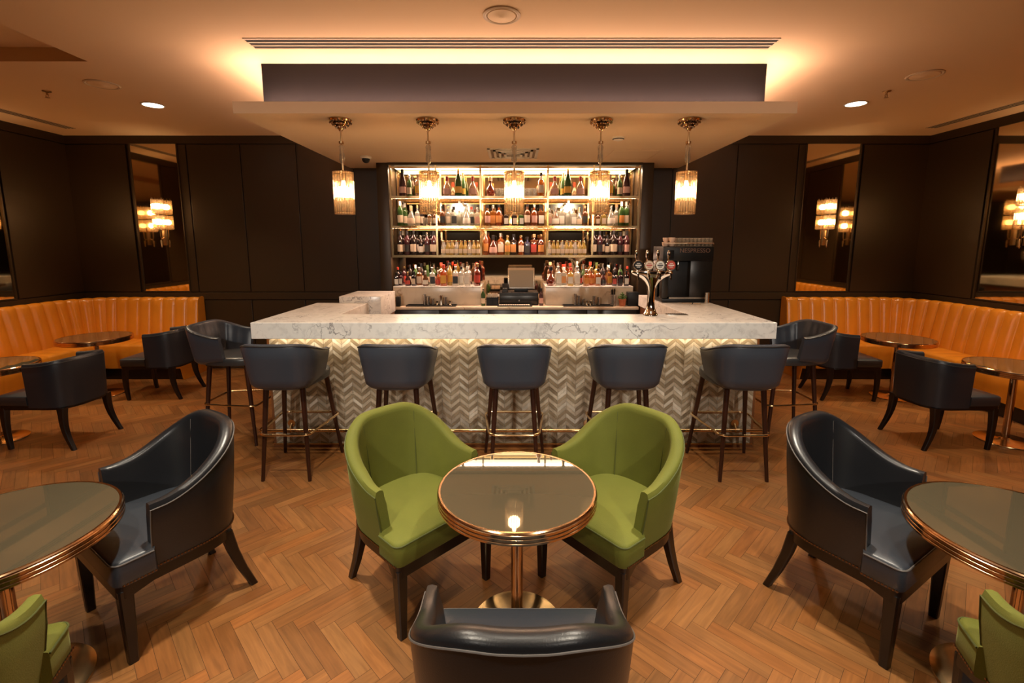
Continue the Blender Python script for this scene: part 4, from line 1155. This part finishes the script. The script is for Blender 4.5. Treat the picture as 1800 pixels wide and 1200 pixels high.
for i in range(9): b.span((-.08 + i * .018, -.03, .008), (-.072 + i * .018, .03, .010))
b.build('grid', M['blackslot'], t, smooth=False)

# ------------------------------------------------------------------ coffee machine
cm = thing('coffee_machine', 'large black coffee machine on the right bar wing with glasses on top', 'coffee machine', (1.775, 4.93, ZT))
cm['label'] = 'large black coffee machine standing on the right wing of the bar'
MB().span((-.235, -.13, .0), (.275, .22, .04), .005).build('base', M['black'], cm)
MB().span((-.235, -.03, .04), (.275, .22, .43), .004).build('body', M['black'], cm)
MB().span((-.240, -.12, .43), (.280, .22, .575), .006).build('head', M['black'], cm)
MB().span((.05, -.115, .04), (.275, .04, .43), .004).build('side_cheek', M['blacktop'], cm)
MB().span((-.235, -.11, .04), (-.17, .04, .43), .004).build('side_cheek', M['blacktop'], cm)
MB().span((-.16, -.125, .04), (.205, .015, .055)).build('drip_grid', M['steel'], cm, smooth=False)
b = MB()
for x in (-.06, .10): b.tube([(x, -.05, .43), (x, -.06, .37), (x, -.06, .33)], .012, 10)
b.build('spout', M['chrome'], cm)
b = MB(); b.tube([(-.235, -.115, .595), (-.235, -.115, .61), (.275, -.115, .61), (.275, -.115, .595)], .004, 6); b.tube([(.275, -.115, .61), (.275, .21, .61)], .004, 6)
b.build('cup_rail', M['chrome'], cm)
cu = bpy.data.curves.new('brand_lettering', 'FONT'); cu.body = 'NESPRESSO'; cu.size = .062; cu.align_x = 'CENTER'; cu.extrude = .0012
co = bpy.data.objects.new('lettering_source', cu); me_ = bpy.data.meshes.new_from_object(co); bpy.data.objects.remove(co)
co = bpy.data.objects.new('lettering', me_); COL.objects.link(co); co.parent = cm; me_.materials.clear(); me_.materials.append(pbr('lettering_brown', (.14, .085, .06), .5))
co.location = (.085, -.1215, .515); co.rotation_euler = (PI / 2, 0, 0)
dsp = MB().span((-.225, -.126, .45), (-.13, -.12, .54), .002).build('display', M['black'], cm)
first = None; n = 0
for j in range(3):
    for i in range(9):
        x, y = -.065 + i * .040 + (j % 2) * .006, -.085 + j * .085
        if first is None:
            o = first = MB().lathe([(.0175, 0), (.0195, .088), (.018, .088), (.016, .004), (.001, .004)], 14).build('coffee_glass', M['glass'])
            tag(o, '', 'glass', 'glasses on the coffee machine')
        else: o = first.copy(); COL.objects.link(o)
        o.location = (cm.location.x + x, cm.location.y + y, ZT + .576)
        o['label'] = 'clear glass on the coffee machine, %s from left in the %s row' % (ORD[i], ['front', 'middle', 'rear'][j])
first = None
for i, (x, y, lv) in enumerate([(-.205, -.06, 0), (-.135, -.055, 0), (-.17, .03, 0), (-.105, .03, 0), (-.135, -.055, 1), (-.17, .03, 1), (-.105, .03, 1)]):
    if first is None:
        o = first = MB().lathe([(.018, 0), (.028, .012), (.033, .045), (.031, .045), (.025, .014), (.001, .006)], 20).build('espresso_cup', M['porcelain'])
        tag(o, '', 'cup', 'cups on the coffee machine')
    else: o = first.copy(); COL.objects.link(o)
    o.location = (cm.location.x + x, cm.location.y + y, ZT + .576 + lv * .046)
    o['label'] = 'pale espresso cup on the coffee machine, %s of the seven cups' % ORD[i] if False else ['leftmost pale cup on top of the coffee machine', 'lower front pale cup next to the glasses on the coffee machine', 'lower rear left pale cup on the coffee machine', 'lower rear right pale cup on the coffee machine', 'upper front pale cup stacked on the coffee machine', 'upper rear left pale cup stacked on the coffee machine', 'upper rear right pale cup stacked on the coffee machine'][i]
# milk frother and pens beside the machine
tag(MB().lathe([(.022, 0), (.022, .11), (.020, .112), (.001, .112)], 18).build('milk_canister', M['steel'], loc=(1.98, 4.74, ZT)), 'slim steel canister on the right wing beside the coffee machine', 'canister')
t = thing('tongs', 'steel tongs lying crossed on the right wing of the bar', 'tongs', (1.80, 4.66, ZT))
b = MB(); b.tube([(-.09, .04, .008), (0, 0, .012), (.07, -.05, .008)], .005, 6); b.build('arm', M['steel'], t)
b = MB(); b.tube([(.02, .06, .008), (.01, 0, .018), (-.02, -.06, .008)], .005, 6); b.build('arm', M['steel'], t)

# ------------------------------------------------------------------ lights
WARM = (1., .72, .42); LED = (1., .62, .43)
def area(name, loc, sx, sy, e, col, rot):
    o = light('AREA', name, loc, e, col, rot, shape='RECTANGLE', size=sx, size_y=sy); return o
# cove strips lying on the soffit lip, shining up
area('cove_strip', (0, 3.79, ZS + .095), 3.9, .04, 33, LED, (PI, 0, 0))
area('cove_strip', (-2.035, 4.95, ZS + .095), .04, 2.3, 22, LED, (PI, 0, 0))
area('cove_strip', (2.06, 4.95, ZS + .095), .04, 2.3, 22, LED, (PI, 0, 0))
# strip under the counter nose
area('counter_strip', (0, 3.70, ZU - .004), 3.96, .03, 9, (1., .78, .50), (math.radians(12), 0, 0))
# shelf strips
area('shelf_strip', (.02, 6.05, ZS - .043), 3.0, .05, 34, LED, (0, 0, 0))
for z, e in ((2.255, 24), (1.895, 23), (1.530, 22)):
    area('shelf_strip', (.02, 5.90, z), 3.0, .03, e, LED, (math.radians(-12), 0, 0))
# recessed downlights
def spot(x, y, e, ang_=100, col=(1., .78, .52), z=ZC - .02, r=.05, tilt=(0, 0, 0), bl=.7):
    light('SPOT', 'downlight_beam', (x, y, z), e, col, tilt, spot_size=math.radians(ang_), spot_blend=bl, shadow_soft_size=r)
spot(-3.616, 4.93, 110, 105, r=.06); spot(3.411, 4.89, 110, 105, r=.06)
DL = (1., .88, .70)
for x, y, e, nb in ((-1.07, 1.97, 170, 190), (1.07, 1.97, 170, 190), (-1.07, .45, 170, 80), (1.07, .45, 170, 80), (0, 1.2, 0, 40), (-2.6, 1.97, 40, 90), (2.6, 1.97, 40, 90), (-3.6, 3.4, 40, 0), (3.4, 3.4, 40, 0)):
    if e: spot(x, y, e, 105, DL, bl=.8)
    if nb: spot(x, y, nb, 52, DL, bl=1.)
for x in (-1.35, 0, 1.35): spot(x, 2.72, 85, 58, DL, tilt=(math.radians(20), 0, 0), bl=.6)      # aimed at the bar front
for x in (-1.6, 1.6): light('SPOT', 'frontal_fill', (x, -1.9, 2.75), 290, (1., .90, .78), (math.radians(68), 0, 0), spot_size=math.radians(62), spot_blend=.8, shadow_soft_size=.08)  # fill added behind the camera for frontal light
for x, y in ((-5.0, 4.9), (4.7, 4.9), (-5.0, 3.4), (4.6, 3.4)): spot(x, y, 105, 84, col=(1., .72, .42))

w = bpy.data.worlds.new('World'); S.world = w; w.use_nodes = True
w.node_tree.nodes['Background'].inputs[0].default_value = (1., .6, .3, 1); w.node_tree.nodes['Background'].inputs[1].default_value = .0

# ------------------------------------------------------------------ camera
cam = bpy.data.cameras.new('Camera'); co = bpy.data.objects.new('Camera', cam); COL.objects.link(co)
cam.sensor_width = 36; cam.lens = 820 / 1800 * 36; cam.clip_start = .02
cam.shift_x = -2 / 1800; cam.shift_y = -53 / 1800
co.location = (0, 0, 1.70); co.rotation_euler = (PI / 2 - math.radians(8.19), 0, 0)
S.camera = co
S.view_settings.view_transform = 'Standard'; S.view_settings.look = 'None'
S.view_settings.gamma = 1; S.view_settings.exposure = 0; S.view_settings.use_curve_mapping = False
cy = S.cycles
cy.caustics_reflective = False; cy.caustics_refractive = False
cy.max_bounces = 9; cy.diffuse_bounces = 4; cy.glossy_bounces = 5; cy.transmission_bounces = 4; cy.transparent_max_bounces = 24
cy.sample_clamp_indirect = 4
cy.use_denoising = True
